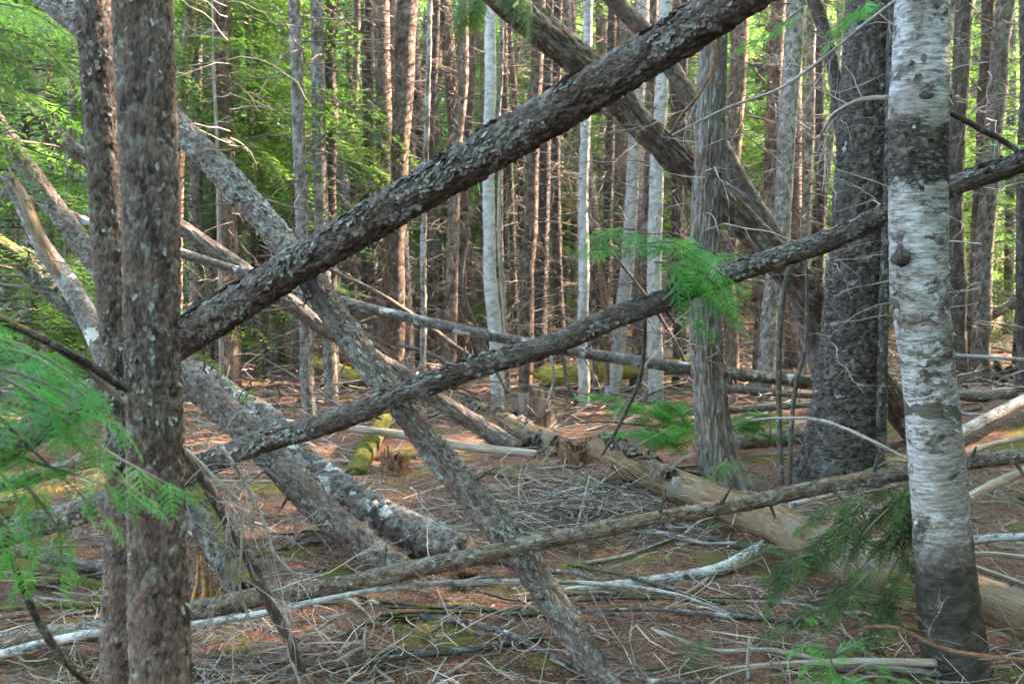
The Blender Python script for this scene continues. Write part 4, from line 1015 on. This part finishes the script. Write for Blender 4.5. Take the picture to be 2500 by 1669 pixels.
stump('mossy dark stump far back at the right edge', 2460, 850, 12.5, 60, 70, M['mossy'], 9)
# split orange stump under mossy log
sp = PY(510, 1480, 4.55); spr = thing('split_stump', (sp[0], sp[1], float(gz(sp[0], sp[1]))), 'freshly split orange stump holding up the stout mossy log', 'stump')
for k, (x0, y0, x1, y1, wd) in enumerate([(500, 1540, 497, 1395, 20), (520, 1540, 514, 1402, 18), (536, 1545, 528, 1415, 20), (472, 1480, 486, 1365, 13), (548, 1540, 540, 1440, 14), (508, 1545, 505, 1385, 16)]):
    Yk = 4.62 + .02 * (k % 3); a, ra = PW(x0, y0, Yk, wd); b_, rb = PW(x1, y1, Yk, wd * .6); a[2] = min(a[2], float(gz(a[0], a[1])) - .03) if k != 3 else a[2]
    log_mesh('splinter', [a, (a + b_) / 2 + [.004, 0, 0], b_], [ra, ra * .9, rb * .5], M['orangewood'], spr, kind='ridges', amp=.006, pw=.008, seed=340 + k, m=16, step=.012, jag=[(1, .05)])
# rotten wood blocks at bottom centre
rb_ = thing('rotten_block', GP(1040, 1560), 'crumbled tan blocks of rotten wood at the end of the short green mossy log', 'rotten wood')
for k, (x, y, r_) in enumerate([(1035, 1545, .030), (1065, 1552, .026), (1042, 1572, .024), (1015, 1535, .022), (1078, 1535, .018)]):
    p = GP(x, y); lump(rb_, (p[0], p[1], p[2] + r_ * .5), r_, (1.1, .9, .9), M['orangewood'] if k < 2 else M['rot'], 'wood_block', 40 + k)
rb2 = thing('rotten_block', GP(1190, 1400), 'dark crumbled rotten wood with pale splinters beneath the crossing of the two low trunks', 'rotten wood')
for k in range(9):
    x, y = RNG.uniform(1110, 1240), RNG.uniform(1385, 1450); p = GP(x, y); r_ = RNG.uniform(.02, .05)
    lump(rb2, (p[0], p[1], p[2] + r_ * .3), r_, (1.2, .9, .7), M['rot'] if k % 3 else M['darkstick'], 'wood_block', 60 + k)

# ------------------------------------------------------------------ individual dead branches
def branch(label, pts, mat, seed, side=0, name='dead_branch', m_=10, kind='gran', subl=.3, group=None):
    cs = [PW(x, y, Yb, w_) for x, y, Yb, w_ in pts]; r = thing(name, cs[0][0], label, 'branch', group)
    o, tube = log_mesh('main_stem', [c for c, q_ in cs], [q_ for c, q_ in cs], mat, r, kind=kind, amp=.0015, pw=.012, seed=seed, m=m_, step=.015)
    if side:
        C, R, s, T, A, B = tube; k = 9; P = []; Rr = []
        def grow(p, d, l, r0, dep):
            t = np.linspace(0, 1, k)[:, None]; c1 = RNG.normal(0, .35, 3); c1[2] -= .25
            pl = p + (d * t + c1 * t * t * .7) * l + np.cumsum(RNG.normal(0, l * .012, (k, 3)), 0); pl[0] = p
            P.append(pl); Rr.append(np.linspace(r0, r0 * .35, k))
            if dep:
                for _ in range(RNG.integers(3, 6)):
                    q = RNG.integers(2, k - 1); d2 = d + RNG.normal(0, .6, 3); d2 /= np.linalg.norm(d2)
                    grow(pl[q], d2, l * RNG.uniform(.3, .6), r0 * .6, dep - 1)
        for i_ in range(side):
            i = RNG.integers(int(len(C) * .08), int(len(C) * .92)); d = T[i] * .5 + RNG.normal(0, .6, 3); d[1] *= .4; d /= np.linalg.norm(d)
            grow(C[i], d, subl * RNG.uniform(.5, 1.3), .0032, 2)
        V, F = tubes(np.array(P), np.array(Rr), 3)
        o2 = mk('twigs', V - np.array(r.location), [F], M['paletwig'], r); o2['kind'] = 'stuff'
    return r
branch('long dark dead branch with fine grey twigs right of the nearest left tree',
   [(733, 1640, 3.6, 26), (708, 1565, 3.55, 24), (653, 1463, 3.5, 26), (599, 1347, 3.45, 26), (544, 1256, 3.4, 24), (490, 1165, 3.35, 22), (441, 1095, 3.3, 20), (400, 1040, 3.25, 16)], M['darkstick'], 400, 13, m_=20, subl=.42)
branch('bare lichen-grey branch with curling twigs below the big diagonal, left of centre', [(435, 1080, 3.25, 8), (540, 1180, 3.2, 9), (585, 1235, 3.2, 8), (590, 1330, 3.2, 7), (585, 1430, 3.2, 6), (620, 1540, 3.2, 4)], M['thinstick'], 401, 9, subl=.3)
branch('second thin grey curling branch beside the long dark one at lower left', [(540, 1090, 3.3, 10), (600, 1180, 3.3, 9), (650, 1290, 3.3, 9), (670, 1350, 3.3, 7), (740, 1420, 3.3, 4)], M['thinstick'], 402, 9, subl=.26)
branch('mossy branch slanting across the left foreground above the green spray', [(-80, 740, 2.3, 16), (0, 780, 2.35, 18), (109, 830, 2.4, 18), (218, 890, 2.5, 20), (270, 925, 2.55, 20), (309, 952, 2.6, 14)], M['mossy'], 403, 0, m_=20)
branch('thinner grey branch just under the mossy one in the left foreground', [(60, 800, 2.4, 8), (150, 860, 2.45, 10), (196, 890, 2.5, 11), (250, 940, 2.55, 11), (309, 986, 2.6, 10)], M['thinstick'], 404, 0, m_=14)
branch('curved mossy stem rising at the bottom left corner', [(240, 1690, 2.6, 16), (218, 1669, 2.6, 17), (145, 1597, 2.5, 20), (91, 1510, 2.45, 18), (50, 1420, 2.4, 15), (20, 1340, 2.35, 10)], M['mossy'], 405, 0, m_=20)
branch('dark drooping dead branch hanging below the slim scaly trunk left of the cedar', [(1575, 780, 4.5, 9), (1572, 860, 4.55, 10), (1560, 930, 4.6, 10), (1535, 990, 4.65, 9), (1500, 1060, 4.7, 8), (1470, 1110, 4.75, 5)], M['darkstick'], 406, 2, subl=.12)
branch('pale hook-shaped stub hanging from the slim scaly trunk in the centre', [(1345, 868, 4.35, 8), (1352, 920, 4.35, 8), (1345, 960, 4.36, 7), (1328, 1000, 4.38, 4)], M['thinstick'], 407)
branch('pale curved branch stub pinned to the birch, pointing left above the black band', [(2172, 238, 3.95, 10), (2140, 238, 4.0, 10), (2095, 245, 4.1, 9), (2060, 262, 4.2, 9), (2030, 285, 4.3, 8), (2005, 330, 4.4, 6)], M['palewood'], 408, 3, subl=.3)
branch('dark dead limb sticking out right of the birch toward the right edge', [(2300, 268, 4.0, 12), (2340, 285, 4.05, 14), (2400, 318, 4.1, 15), (2450, 345, 4.2, 14), (2500, 380, 4.2, 12)], M['darkstick'], 409, 3, m_=16, subl=.2)
branch('long thin bare branch rising across the cedar toward the birch top', [(1640, 330, 6.5, 4), (1780, 262, 6.4, 6), (1900, 218, 6.3, 7), (2000, 150, 6.2, 7), (2110, 60, 6.1, 7), (2200, -10, 6.0, 7)], M['thinstick'], 410, 6, subl=.5)
branch('arched reddish dead branch hanging at the left side of the cedar top', [(1745, 95, 6.6, 11), (1745, 150, 6.55, 10), (1730, 190, 6.5, 9), (1700, 240, 6.45, 8), (1665, 280, 6.4, 7), (1635, 330, 6.4, 4)], M['rot'], 411, 2, subl=.3)
branch('curved pale branch arching over the litter between spruce foot and birch', [(1835, 1025, 5.6, 4), (1900, 1020, 5.5, 6), (2000, 1025, 5.3, 8), (2100, 1062, 5.1, 8), (2215, 1120, 5.0, 8)], M['thinstick'], 412)
branch('reddish bent branch lying in front of the birch foot', [(2107, 1532, 3.7, 8), (2150, 1528, 3.65, 10), (2194, 1534, 3.6, 11), (2270, 1568, 3.5, 11), (2340, 1592, 3.4, 11), (2520, 1612, 3.2, 11)], M['rot'], 413, 2, subl=.2)
for k, (lb, pts, mt) in enumerate([
  ('long bent grey stick lying in the bottom centre, angled up to the steep trunk', [(1050, 1675), (1100, 1648), (1163, 1608), (1236, 1535), (1309, 1463)], 'thinstick'),
  ('tan broken stick lying left of the steep trunk foot', [(1175, 1532), (1230, 1555), (1290, 1588), (1381, 1632)], 'palewood'),
  ('dark mossy curved stick lying at the bottom centre left', [(885, 1622), (945, 1600), (1030, 1600), (1125, 1608)], 'mossy'),
  ('thin upright pale twig in front of the bottom right pole', [(1828, 1660), (1826, 1610), (1830, 1555)], 'thinstick'),
  ('pale forked stick lying on the brush pile in the clearing', [(1255, 1278), (1330, 1235), (1430, 1200), (1540, 1175)], 'thinstick'),
  ('long pale stick lying left of the brush pile', [(980, 1225), (1050, 1200), (1120, 1180)], 'palewood'),
  ('straight grey stick lying on litter right of the low trunk crossing', [(1430, 1380), (1530, 1360), (1640, 1320), (1720, 1290)], 'thinstick'),
  ('pale broken stick lying at bottom left of centre', [(800, 1640), (860, 1600), (925, 1570), (945, 1530)], 'palewood'),
  ('pale split chip of wood at the bottom centre', [(1165, 1520), (1180, 1505), (1205, 1483)], 'palewood'),
  ('dark forked stick lying at lower right behind the fir sprouts', [(1650, 1450), (1720, 1480), (1780, 1510), (1830, 1505)], 'darkstick'),
  ('thin stick lying across litter below the curved pale log at right', [(1650, 1505), (1750, 1510), (1830, 1515)], 'darkstick'),
  ('grey stick leaning on the bare brown log at its left part', [(1400, 1320), (1420, 1240), (1440, 1160)], 'thinstick'),
  ('bleached stick lying on litter behind the broken log', [(1620, 1145), (1690, 1140), (1760, 1135)], 'thinstick'),
  ('pale bent stick with its tip on the curved pale log at lower right', [(1650, 1470), (1700, 1440), (1800, 1365), (1930, 1340)], 'palewood'),
  ('bare pale stick below the left end of the low slim trunk', [(20, 1530), (150, 1512), (240, 1512)], 'palewood')]):
    P_ = [GP(x, y) for x, y in pts]; rr = .011 if mt != 'mossy' else .014
    if k in (3,): P_ = [PY(x, y, 3.75) for x, y in pts]; rr = .008
    if k == 11: P_ = [PY(x, y, Yk) for (x, y), Yk in zip(pts, (5.7, 6.0, 6.3))]; rr = .008
    P_ = [np.array(p) + np.array([0, 0, rr * (1.2 if k not in (3, 11) else 0)]) for p in P_]
    r = thing('fallen_stick', P_[0], lb, 'stick')
    rads = list(np.linspace(rr * 1.1, rr * .55, len(P_)))
    log_mesh('main_stem', P_, rads, M[mt], r, kind='smooth', amp=.001, seed=430 + k, m=10, step=.02)

# ------------------------------------------------------------------ litter, twigs
def scatter_px(n, x0, x1, y0, y1):
    out = []
    xs_ = RNG.uniform(x0, x1, n); ys_ = RNG.uniform(y0, y1, n)
    Yd = 1.62 * FPX / np.maximum(60, ys_ - HOR); Xd = (xs_ - 1250) / FPX * Yd
    return Xd, Yd
# twigs
def twig_field(X_, Y_, lmin, lmax, r, lift, mat, name, label, k=6, flat=.25, cat='twigs'):
    n = len(X_); az = RNG.uniform(0, 2 * pi, n); L = lmin + (lmax - lmin) * RNG.random(n) ** 2.2
    t = np.linspace(0, 1, k)[None, :]; cv = RNG.normal(0, 1.5, n)[:, None]
    ang = az[:, None] + cv * t + np.cumsum(RNG.normal(0, .24, (n, k)), 1)
    px = X_[:, None] + np.cumsum(np.cos(ang), 1) * (L / k)[:, None]; py = Y_[:, None] + np.cumsum(np.sin(ang), 1) * (L / k)[:, None]
    zz = gz(px, py) + .008 + np.abs(RNG.normal(0, lift, n))[:, None] * 1.0 + RNG.normal(0, flat, n)[:, None] * L[:, None] * (t - .3) + RNG.uniform(-.2, .35, n)[:, None] * L[:, None] * t * (1 - t)
    zz = np.maximum(zz, gz(px, py) + .003)
    R = (r * RNG.uniform(.5, 1.6, n))[:, None] * (1.15 - .8 * t)
    V, F = tubes(np.stack([px, py, zz], -1), R, 3)
    o = mk(name, V, [F], mat); tag(o, label, cat, kind='stuff'); return o
def cat(*a): return np.concatenate([x[0] for x in a]), np.concatenate([x[1] for x in a])
Xa, Ya = cat(scatter_px(1500, -100, 2600, 1050, 1800), scatter_px(1700, 100, 2500, 1000, 1350), scatter_px(900, 0, 2600, 860, 1060))
twig_field(Xa, Ya, .08, .8, .0028, .025, M['paletwig'], 'fallen_twigs', 'pale dead twigs strewn over the forest floor')
Xa, Ya = cat(scatter_px(1300, -100, 2600, 1000, 1800), scatter_px(500, 0, 2600, 870, 1000))
twig_field(Xa, Ya, .1, .6, .003, .015, M['deadtwig'], 'fallen_twigs', 'dark dead twigs strewn over the forest floor')
# brush pile
Xb = RNG.normal(.62, .42, 170); Yb_ = RNG.normal(6.35, .40, 170)
twig_field(Xb, Yb_, .25, 1.2, .0042, .085, M['paletwig'], 'brush_pile', 'tangled pile of pale dead twigs left of the bare brown log', cat='brush pile')
Xb = RNG.normal(.60, .38, 300); Yb_ = RNG.normal(6.35, .36, 300)
twig_field(Xb, Yb_, .2, .9, .0032, .07, M['deadtwig'], 'brush_pile', 'darker dead twigs woven through the brush pile in the clearing', cat='brush pile')
Xb = RNG.normal(2.35, .3, 260); Yb_ = RNG.normal(3.25, .22, 260)
twig_field(Xb, Yb_, .2, .55, .0022, .12, M['paletwig'], 'brush_pile', 'blurred tangle of pale twigs at the bottom right corner', cat='brush pile', flat=.5)
Xb = RNG.uniform(-9, 9, 2000); Yb_ = RNG.uniform(9.8, 24, 2000)
twig_field(Xb, Yb_, .6, 2.4, .009, .12, M['deadtwig'], 'dead_brush', 'dead branches littering the floor under the far trees', cat='brush', flat=.22)
Xb = RNG.uniform(-8, 8, 480); Yb_ = RNG.uniform(9.5, 18, 480)
twig_field(Xb, Yb_, .6, 2.0, .010, .08, M['paletwig'], 'dead_brush', 'paler dead branches lying under the far trees', cat='brush', flat=.15)
Xb = RNG.normal(-1.35, .5, 260); Yb_ = RNG.normal(3.95, .25, 260)
twig_field(Xb, Yb_, .15, .5, .002, .05, M['paletwig'], 'brush_pile', 'fine grey twigs on the floor right of the nearest left tree', cat='brush pile', flat=.4)
SL = [('thinstick', 'grey'), ('palewood', 'pale bare'), ('darkstick', 'dark'), ('birchy', 'lichen-spotted'), ('mossy', 'mossy')]
for k in range(75):
    px_, py2 = RNG.uniform(-60, 2560), 900 + 760 * RNG.random() ** .8
    if py2 > 1560 and 1900 < px_ < 2300: continue
    mt, ad = SL[int(RNG.integers(5))]; p = GP(px_, py2); a0 = RNG.normal(0, .7) + (pi if RNG.random() < .5 else 0); L = RNG.uniform(.35, 1.5); c_ = RNG.normal(0, .5)
    rr = RNG.uniform(.006, .016); P_ = []; q_ = np.array(p)
    for j in range(6):
        P_.append(np.array([q_[0], q_[1], float(gz(q_[0], q_[1])) + rr + .012 * j * RNG.random()])); a0 += c_ / 5 + RNG.normal(0, .12); q_ = q_ + np.array([cos(a0), sin(a0) * .8, 0]) * L / 5
    reg = 'left' if px_ < 850 else ('right' if px_ > 1650 else 'centre'); far = 'front' if py2 > 1350 else ('middle' if py2 > 1080 else 'far')
    r = thing('fallen_stick', P_[0], '%s loose stick lying on the litter in the %s %s of the clearing' % (ad, far, reg), 'stick', 'loose %s sticks on the litter, %s %s' % (ad, far, reg))
    log_mesh('main_stem', P_, list(np.linspace(rr, rr * .5, 6)), M[mt], r, kind='gran', amp=.0012, pw=.012, seed=500 + k, m=9, step=.025)

# needles on the floor
n = 85000
Xn, Yn = scatter_px(n, -150, 2650, 980, 1850)
Zn = gz(Xn, Yn) + (fbm(Xn * 11, Yn * 11, 12, 0, 2) - .5) * .035 + RNG.uniform(0, .010, n)
a = RNG.uniform(0, 2 * pi, n); L = RNG.uniform(.012, .034, n); d = np.stack([np.cos(a) * L, np.sin(a) * L, RNG.normal(0, .2, n) * L], -1)
p = np.stack([Xn, Yn, Zn], -1); wv = np.stack([-np.sin(a), np.cos(a), RNG.normal(0, .6, n)], -1) * (.0013 * np.clip(Yn / 5, .9, 2))[:, None]
V = np.stack([p - wv, p + wv, p + d], 1).reshape(-1, 3)
o = mk('needle_litter', V, [np.arange(3 * n).reshape(-1, 3)], M['litter'], smooth=False); tag(o, 'reddish fallen needles covering the ground', 'litter', kind='stuff')

# ------------------------------------------------------------------ green sprays in front
def bush(name, label, cat_, branches, sprs, mat, anchor, sc=1.0, per=9, spread=.09, mat_stem='deadtwig'):
    """branches: list of polylines [(x,y,Y)...] in photo pixels"""
    root = thing(name, anchor, label, cat_)
    items = []; P = []; R = []
    for pl in branches:
        pts = [PY(*p_) for p_ in pl]; C, _, s = spline(pts, [1] * len(pts), .02); L = s[-1]
        idx = np.linspace(0, len(C) - 1, 9).astype(int); P.append(C[idx]); R.append(np.linspace(.006, .0015, 9))
        n = max(2, int(per * L / .3))
        for i in range(n):
            f = (i + .5) / n; k = int(f * (len(C) - 1)); T = C[min(k + 1, len(C) - 1)] - C[max(k - 1, 0)]; T /= np.linalg.norm(T)
            side = np.cross(T, [0, 0, 1.]); side /= np.linalg.norm(side) + 1e-6
            sg = 1 if i % 2 else -1
            d = T * .75 + side * sg * RNG.uniform(.4, 1.0) + np.array([0, 0, RNG.uniform(-.5, .05)])
            items.append((C[k] + RNG.normal(0, .008, 3), d, sc * (1 - .45 * f) * RNG.uniform(.6, 1.1), RNG.normal(0, .35)))
        items.append((C[-1], C[-1] - C[-3], sc * .5, 0))
    off = np.array(root.location)
    f_ = foliage_mesh('foliage', items, sprs, mat, root, off=off); f_['kind'] = 'stuff'
    V, F = tubes(np.array(P), np.array(R), 5); mk('branch', V - off, [F], M[mat_stem], root)
    return root
bush('hemlock_branch', 'bright green hemlock sprays close to the viewer at the left edge', 'branch',
   [[(-150, 820, 2.61), (60, 860, 2.61), (200, 960, 2.17), (300, 1050, 2.17)], [(-150, 850, 2.17), (80, 960, 2.10), (260, 1100, 2.10), (420, 1185, 2.06)],
    [(-120, 900, 2.25), (60, 1080, 2.17), (180, 1190, 2.17), (255, 1260, 2.17)], [(-150, 1000, 2.32), (0, 1150, 2.32), (60, 1260, 2.32), (80, 1330, 2.32)],
    [(-150, 820, 2.32), (20, 830, 2.32), (140, 890, 2.32), (230, 960, 2.32)], [(-100, 950, 2.17), (100, 1010, 2.10), (230, 1130, 2.10), (350, 1210, 2.10)],
    [(-120, 1200, 2.32), (20, 1290, 2.32), (40, 1400, 2.32)], [(60, 1180, 2.25), (140, 1290, 2.25), (150, 1400, 2.25)], [(-150, 900, 2.17), (0, 900, 2.17), (120, 940, 2.17), (240, 1010, 2.15)],
    [(-100, 1050, 2.17), (60, 1120, 2.17), (160, 1150, 2.17), (300, 1200, 2.17)]], SPR_NEAR, M['needles_near'], PY(-150, 900, 2.3), .50, 8, .05)
bush('hemlock_branch', 'green hemlock sprays over the slim trunk left of the cedar', 'branch',
   [[(1790, 640, 5.0), (1700, 600, 4.6), (1600, 570, 4.3), (1470, 575, 4.2)], [(1780, 690, 4.7), (1700, 640, 4.4), (1600, 600, 4.2), (1440, 620, 4.15)], [(1600, 640, 4.3), (1680, 650, 4.2), (1760, 700, 4.15), (1810, 780, 4.1)],
    [(1560, 600, 4.3), (1640, 590, 4.2), (1720, 640, 4.2), (1790, 690, 4.2)], [(1650, 660, 4.3), (1680, 720, 4.25), (1700, 780, 4.2)], [(1550, 560, 4.3), (1500, 560, 4.25), (1440, 590, 4.2)], [(1640, 640, 4.3), (1740, 720, 4.2), (1780, 760, 4.15)]],
   SPR_MID, M['needles_near'], PY(1790, 640, 5.0), .62, 9)
bush('hemlock_sapling', 'light green low sapling sprays on the litter left of the cedar foot', 'sapling',
   [[(1640, 1090, 7.6), (1560, 1000, 7.5), (1480, 965, 7.4), (1430, 965, 7.4)], [(1650, 1080, 7.6), (1620, 1010, 7.6), (1560, 985, 7.5), (1500, 990, 7.4)], [(1650, 1090, 7.6), (1600, 1050, 7.3), (1540, 1050, 7.2), (1490, 1060, 7.1)],
    [(1650, 1070, 7.8), (1670, 1010, 7.8), (1610, 970, 7.8)], [(1640, 1090, 7.5), (1660, 1040, 7.4), (1580, 1080, 7.2)], [(1690, 1060, 7.9), (1650, 1000, 7.8), (1600, 1010, 7.6)]],
   SPR_MID, M['needles_near'], GP(1650, 1110), .8, 14)
bush('hemlock_sapling', 'light green sapling between the cedar foot and the spruce foot', 'sapling',
   [[(1880, 1075, 8.3), (1840, 1030, 8.2), (1790, 1015, 8.1)], [(1880, 1075, 8.3), (1880, 1020, 8.2), (1840, 1005, 8.1)], [(1800, 1050, 8.3), (1840, 1020, 8.2), (1890, 1010, 8.1)], [(1800, 1060, 8.3), (1790, 1040, 8.2), (1830, 1045, 8.1)]],
   SPR_MID, M['needles_near'], GP(1860, 1090), .8, 14)
bush('fir_branch', 'dark green drooping fir sprays hanging in front of the brown log left of the birch', 'branch',
   [[(2235, 1180, 4.1), (2120, 1200, 4.2), (2020, 1235, 4.2), (1950, 1290, 4.2)], [(2235, 1200, 4.1), (2130, 1260, 4.15), (2040, 1330, 4.15), (1980, 1400, 4.1)], [(2235, 1230, 4.1), (2160, 1320, 4.1), (2090, 1400, 4.05), (2010, 1460, 4.0)],
    [(2235, 1190, 4.1), (2200, 1330, 4.05), (2160, 1440, 4.0), (2120, 1520, 3.95)], [(2100, 1230, 4.15), (2000, 1330, 4.1), (1930, 1390, 4.1), (1880, 1410, 4.05)], [(2235, 1250, 4.1), (2190, 1420, 4.0), (2140, 1530, 3.95), (2080, 1580, 3.9)],
    [(2050, 1280, 4.15), (1960, 1340, 4.1), (1880, 1330, 4.1), (1830, 1325, 4.1)], [(2000, 1350, 4.1), (1930, 1370, 4.0), (1890, 1440, 4.0), (1870, 1500, 4.0)], [(2235, 1170, 4.1), (2180, 1230, 4.1), (2110, 1300, 4.1), (2070, 1370, 4.1)],
    [(2120, 1400, 4.0), (2040, 1470, 3.95), (1960, 1500, 3.9), (1880, 1540, 3.9)]],
   SPR_MID, M['needles_dark'], PY(2235, 1200, 4.1), .52, 14)
bush('fir_sprig', 'small green sprig hanging on the brown log right of the cedar foot', 'branch', [[(1780, 1130, 6.0), (1765, 1160, 5.9), (1745, 1200, 5.9)], [(1750, 1200, 5.9), (1745, 1240, 5.85), (1742, 1275, 5.8)], [(1775, 1120, 6.0), (1740, 1160, 5.9)]], SPR_MID, M['needles'], PY(1775, 1130, 6.0), .45, 10)
bush('fir_sprig', 'small green sprig on the low slim trunk just left of the birch', 'branch', [[(2230, 1130, 4.2), (2170, 1125, 4.2), (2130, 1145, 4.2), (2080, 1155, 4.2)], [(2225, 1125, 4.2), (2200, 1150, 4.15)]], SPR_MID, M['needles'], PY(2230, 1130, 4.2), .4, 10)
bush('young_fir', 'bright green young fir at the bottom right', 'sapling',
   [[(2060, 1690, 3.3), (2020, 1590, 3.3), (1985, 1510, 3.3)], [(2050, 1660, 3.3), (2120, 1620, 3.2), (2180, 1625, 3.2)], [(2050, 1650, 3.3), (1990, 1620, 3.2), (1930, 1635, 3.2)], [(2060, 1680, 3.3), (2130, 1650, 3.15), (2190, 1655, 3.1)],
    [(2040, 1600, 3.3), (2090, 1570, 3.25), (2120, 1555, 3.2)], [(2040, 1600, 3.3), (1980, 1575, 3.25), (1940, 1590, 3.2)], [(2060, 1690, 3.25), (1990, 1665, 3.1), (1950, 1680, 3.1)], [(2060, 1700, 3.2), (2060, 1650, 3.1), (2110, 1690, 3.0)]],
   SPR_NEAR, M['needles_near'], GP(2060, 1700), .33, 12)
bush('young_fir', 'small green fir sprouts at the bottom, left of the pale pole', 'sapling', [[(1640, 1600, 3.9), (1680, 1590, 3.85), (1730, 1605, 3.8)], [(1650, 1610, 3.85), (1700, 1615, 3.8), (1740, 1625, 3.8)], [(1650, 1580, 3.9), (1690, 1570, 3.85), (1720, 1575, 3.8)]],
   SPR_NEAR, M['needles'], GP(1650, 1620), .4, 9)
bush('hemlock_branch', 'dark green sprays hanging at the top left corner', 'branch',
   [[(-80, 60, 4.6), (40, 80, 4.5), (120, 130, 4.4), (190, 210, 4.3)], [(-80, 90, 4.6), (20, 130, 4.5), (70, 180, 4.4)], [(-80, 150, 4.5), (0, 190, 4.4), (80, 240, 4.3)], [(-40, 0, 4.6), (80, 30, 4.5), (170, 90, 4.4)]], SPR_MID, M['needles'], PY(-80, 60, 4.6), .8, 9)
bush('hemlock_branch', 'dark drooping fir spray at the top edge left of centre', 'branch', [[(1150, -40, 8.0), (1130, 10, 8), (1110, 50, 8)], [(1180, -40, 8.0), (1160, 20, 8), (1130, 60, 8)], [(1250, -60, 5.5), (1275, 0, 5.4), (1285, 40, 5.4)]], SPR_MID, M['needles_dark'], PY(1160, -50, 8.0), .9, 12)
bush('cedar_branch', 'yellow-green cedar spray at the top between cedar and spruce', 'branch', [[(2150, 0, 6.4), (2080, 30, 6.3), (2030, 70, 6.2), (1990, 80, 6.2)], [(1960, 20, 6.3), (1880, 80, 6.2), (1800, 120, 6.2)], [(2120, 0, 6.3), (2060, 60, 6.3), (2020, 110, 6.2)]], SPR_MID, M['needles_near'], PY(2150, 0, 6.4), .55, 9)
bush('hemlock_sprig', 'tiny green sprig growing beside the birch-barked log at left of centre', 'sapling', [[(590, 985, 6.3), (575, 950, 6.3), (555, 925, 6.3)], [(590, 985, 6.3), (610, 955, 6.3), (625, 935, 6.3)], [(590, 985, 6.3), (560, 965, 6.25)]], SPR_MID, M['needles'], PY(590, 985, 6.3), .4, 12)

# seedlings: little leafy plants
SEEDL = [(1875, 1345, 'broad-leaved seedling under the bare brown log'), (1700, 1500, 'seedling with round leaves behind the bottom fir sprouts'), (1475, 1325, 'seedling in the litter just above the low trunk right of centre'),
         (1492, 1355, 'seedling in the litter below the low trunk right of centre'), (1582, 1310, 'bright two-leaved seedling below the low trunk, right'), (1620, 1375, 'seedling near the pale curved log'),
         (225, 1470, 'pale green seedling between the left edge and the front trunks'), (240, 1300, 'fern-like seedling behind the front trunks at left'), (668, 1430, 'round-leaved seedling right of the long dark branch'), (1945, 1420, 'seedling under the dark fir sprays'), (2020, 1430, 'second seedling under the dark fir sprays')]
for (x, y, lb) in SEEDL:
    p = GP(x, y); r = thing('seedling', p, lb, 'seedling', 'little green seedlings on the litter')
    for q_ in range(RNG.integers(3, 6)):
        a = RNG.uniform(0, 2 * pi); l = RNG.uniform(.025, .05); h = RNG.uniform(.02, .06)
        base = np.array([cos(a) * .01, sin(a) * .01, h]); d = np.array([cos(a), sin(a), .15]); sd = np.array([-sin(a), cos(a), 0])
        V = np.array([base, base + d * l * .5 + sd * l * .36, base + d * l + [0, 0, -l * .2], base + d * l * .5 - sd * l * .36, base + d * l * .5 + [0, 0, -.004]])
        mk('leaf', V, [np.array([[0, 4, 1], [1, 4, 2], [2, 4, 3], [3, 4, 0]])], M['leafgreen'], r, {'var': np.full(5, RNG.uniform(.3, .9))})
    V, F = tubes(np.array([[(0, 0, -.01), (.002, 0, .03), (0, 0, .06)]]), np.array([[.0015, .0015, .001]]), 4); mk('stem', V, [F], M['leafgreen'], r, {'var': V[:, 0] * 0 + .5})

# twigs reaching across between the right-hand trunks
for k, (lb, x, y, Yb, az, n_) in enumerate([('bare twig lattice on the left side of the spruce', 2040, 500, 7.0, 0, 26), ('bare twig lattice beside the cedar trunk', 1720, 600, 6.7, 1, 22),
   ('bare twig lattice left of the lichen-grey pair', 560, 250, 8.5, 2, 26), ('bare twigs under the big diagonal near the nearest tree', 640, 780, 5.6, 3, 22), ('bare twigs at the far left edge among leaning logs', 60, 560, 5.6, 4, 22), ('bare twigs in the gap right of the birch', 2400, 500, 6.5, 5, 16)]):
    p = PY(x, y, Yb); me = dead_twigs_mesh(RNG, -1.0, 1.0, n_, 1.0, .0035, M['paletwig'] if k not in (3, 4) else M['deadtwig'], sub=6)
    o = link_mesh('bare_twigs', me); o.location = p; tag(o, lb, 'twigs', kind='stuff')
print('objects', len(bpy.data.objects), 'tris', sum(len(m_.loops) - 2 * len(m_.polygons) for m_ in bpy.data.meshes))
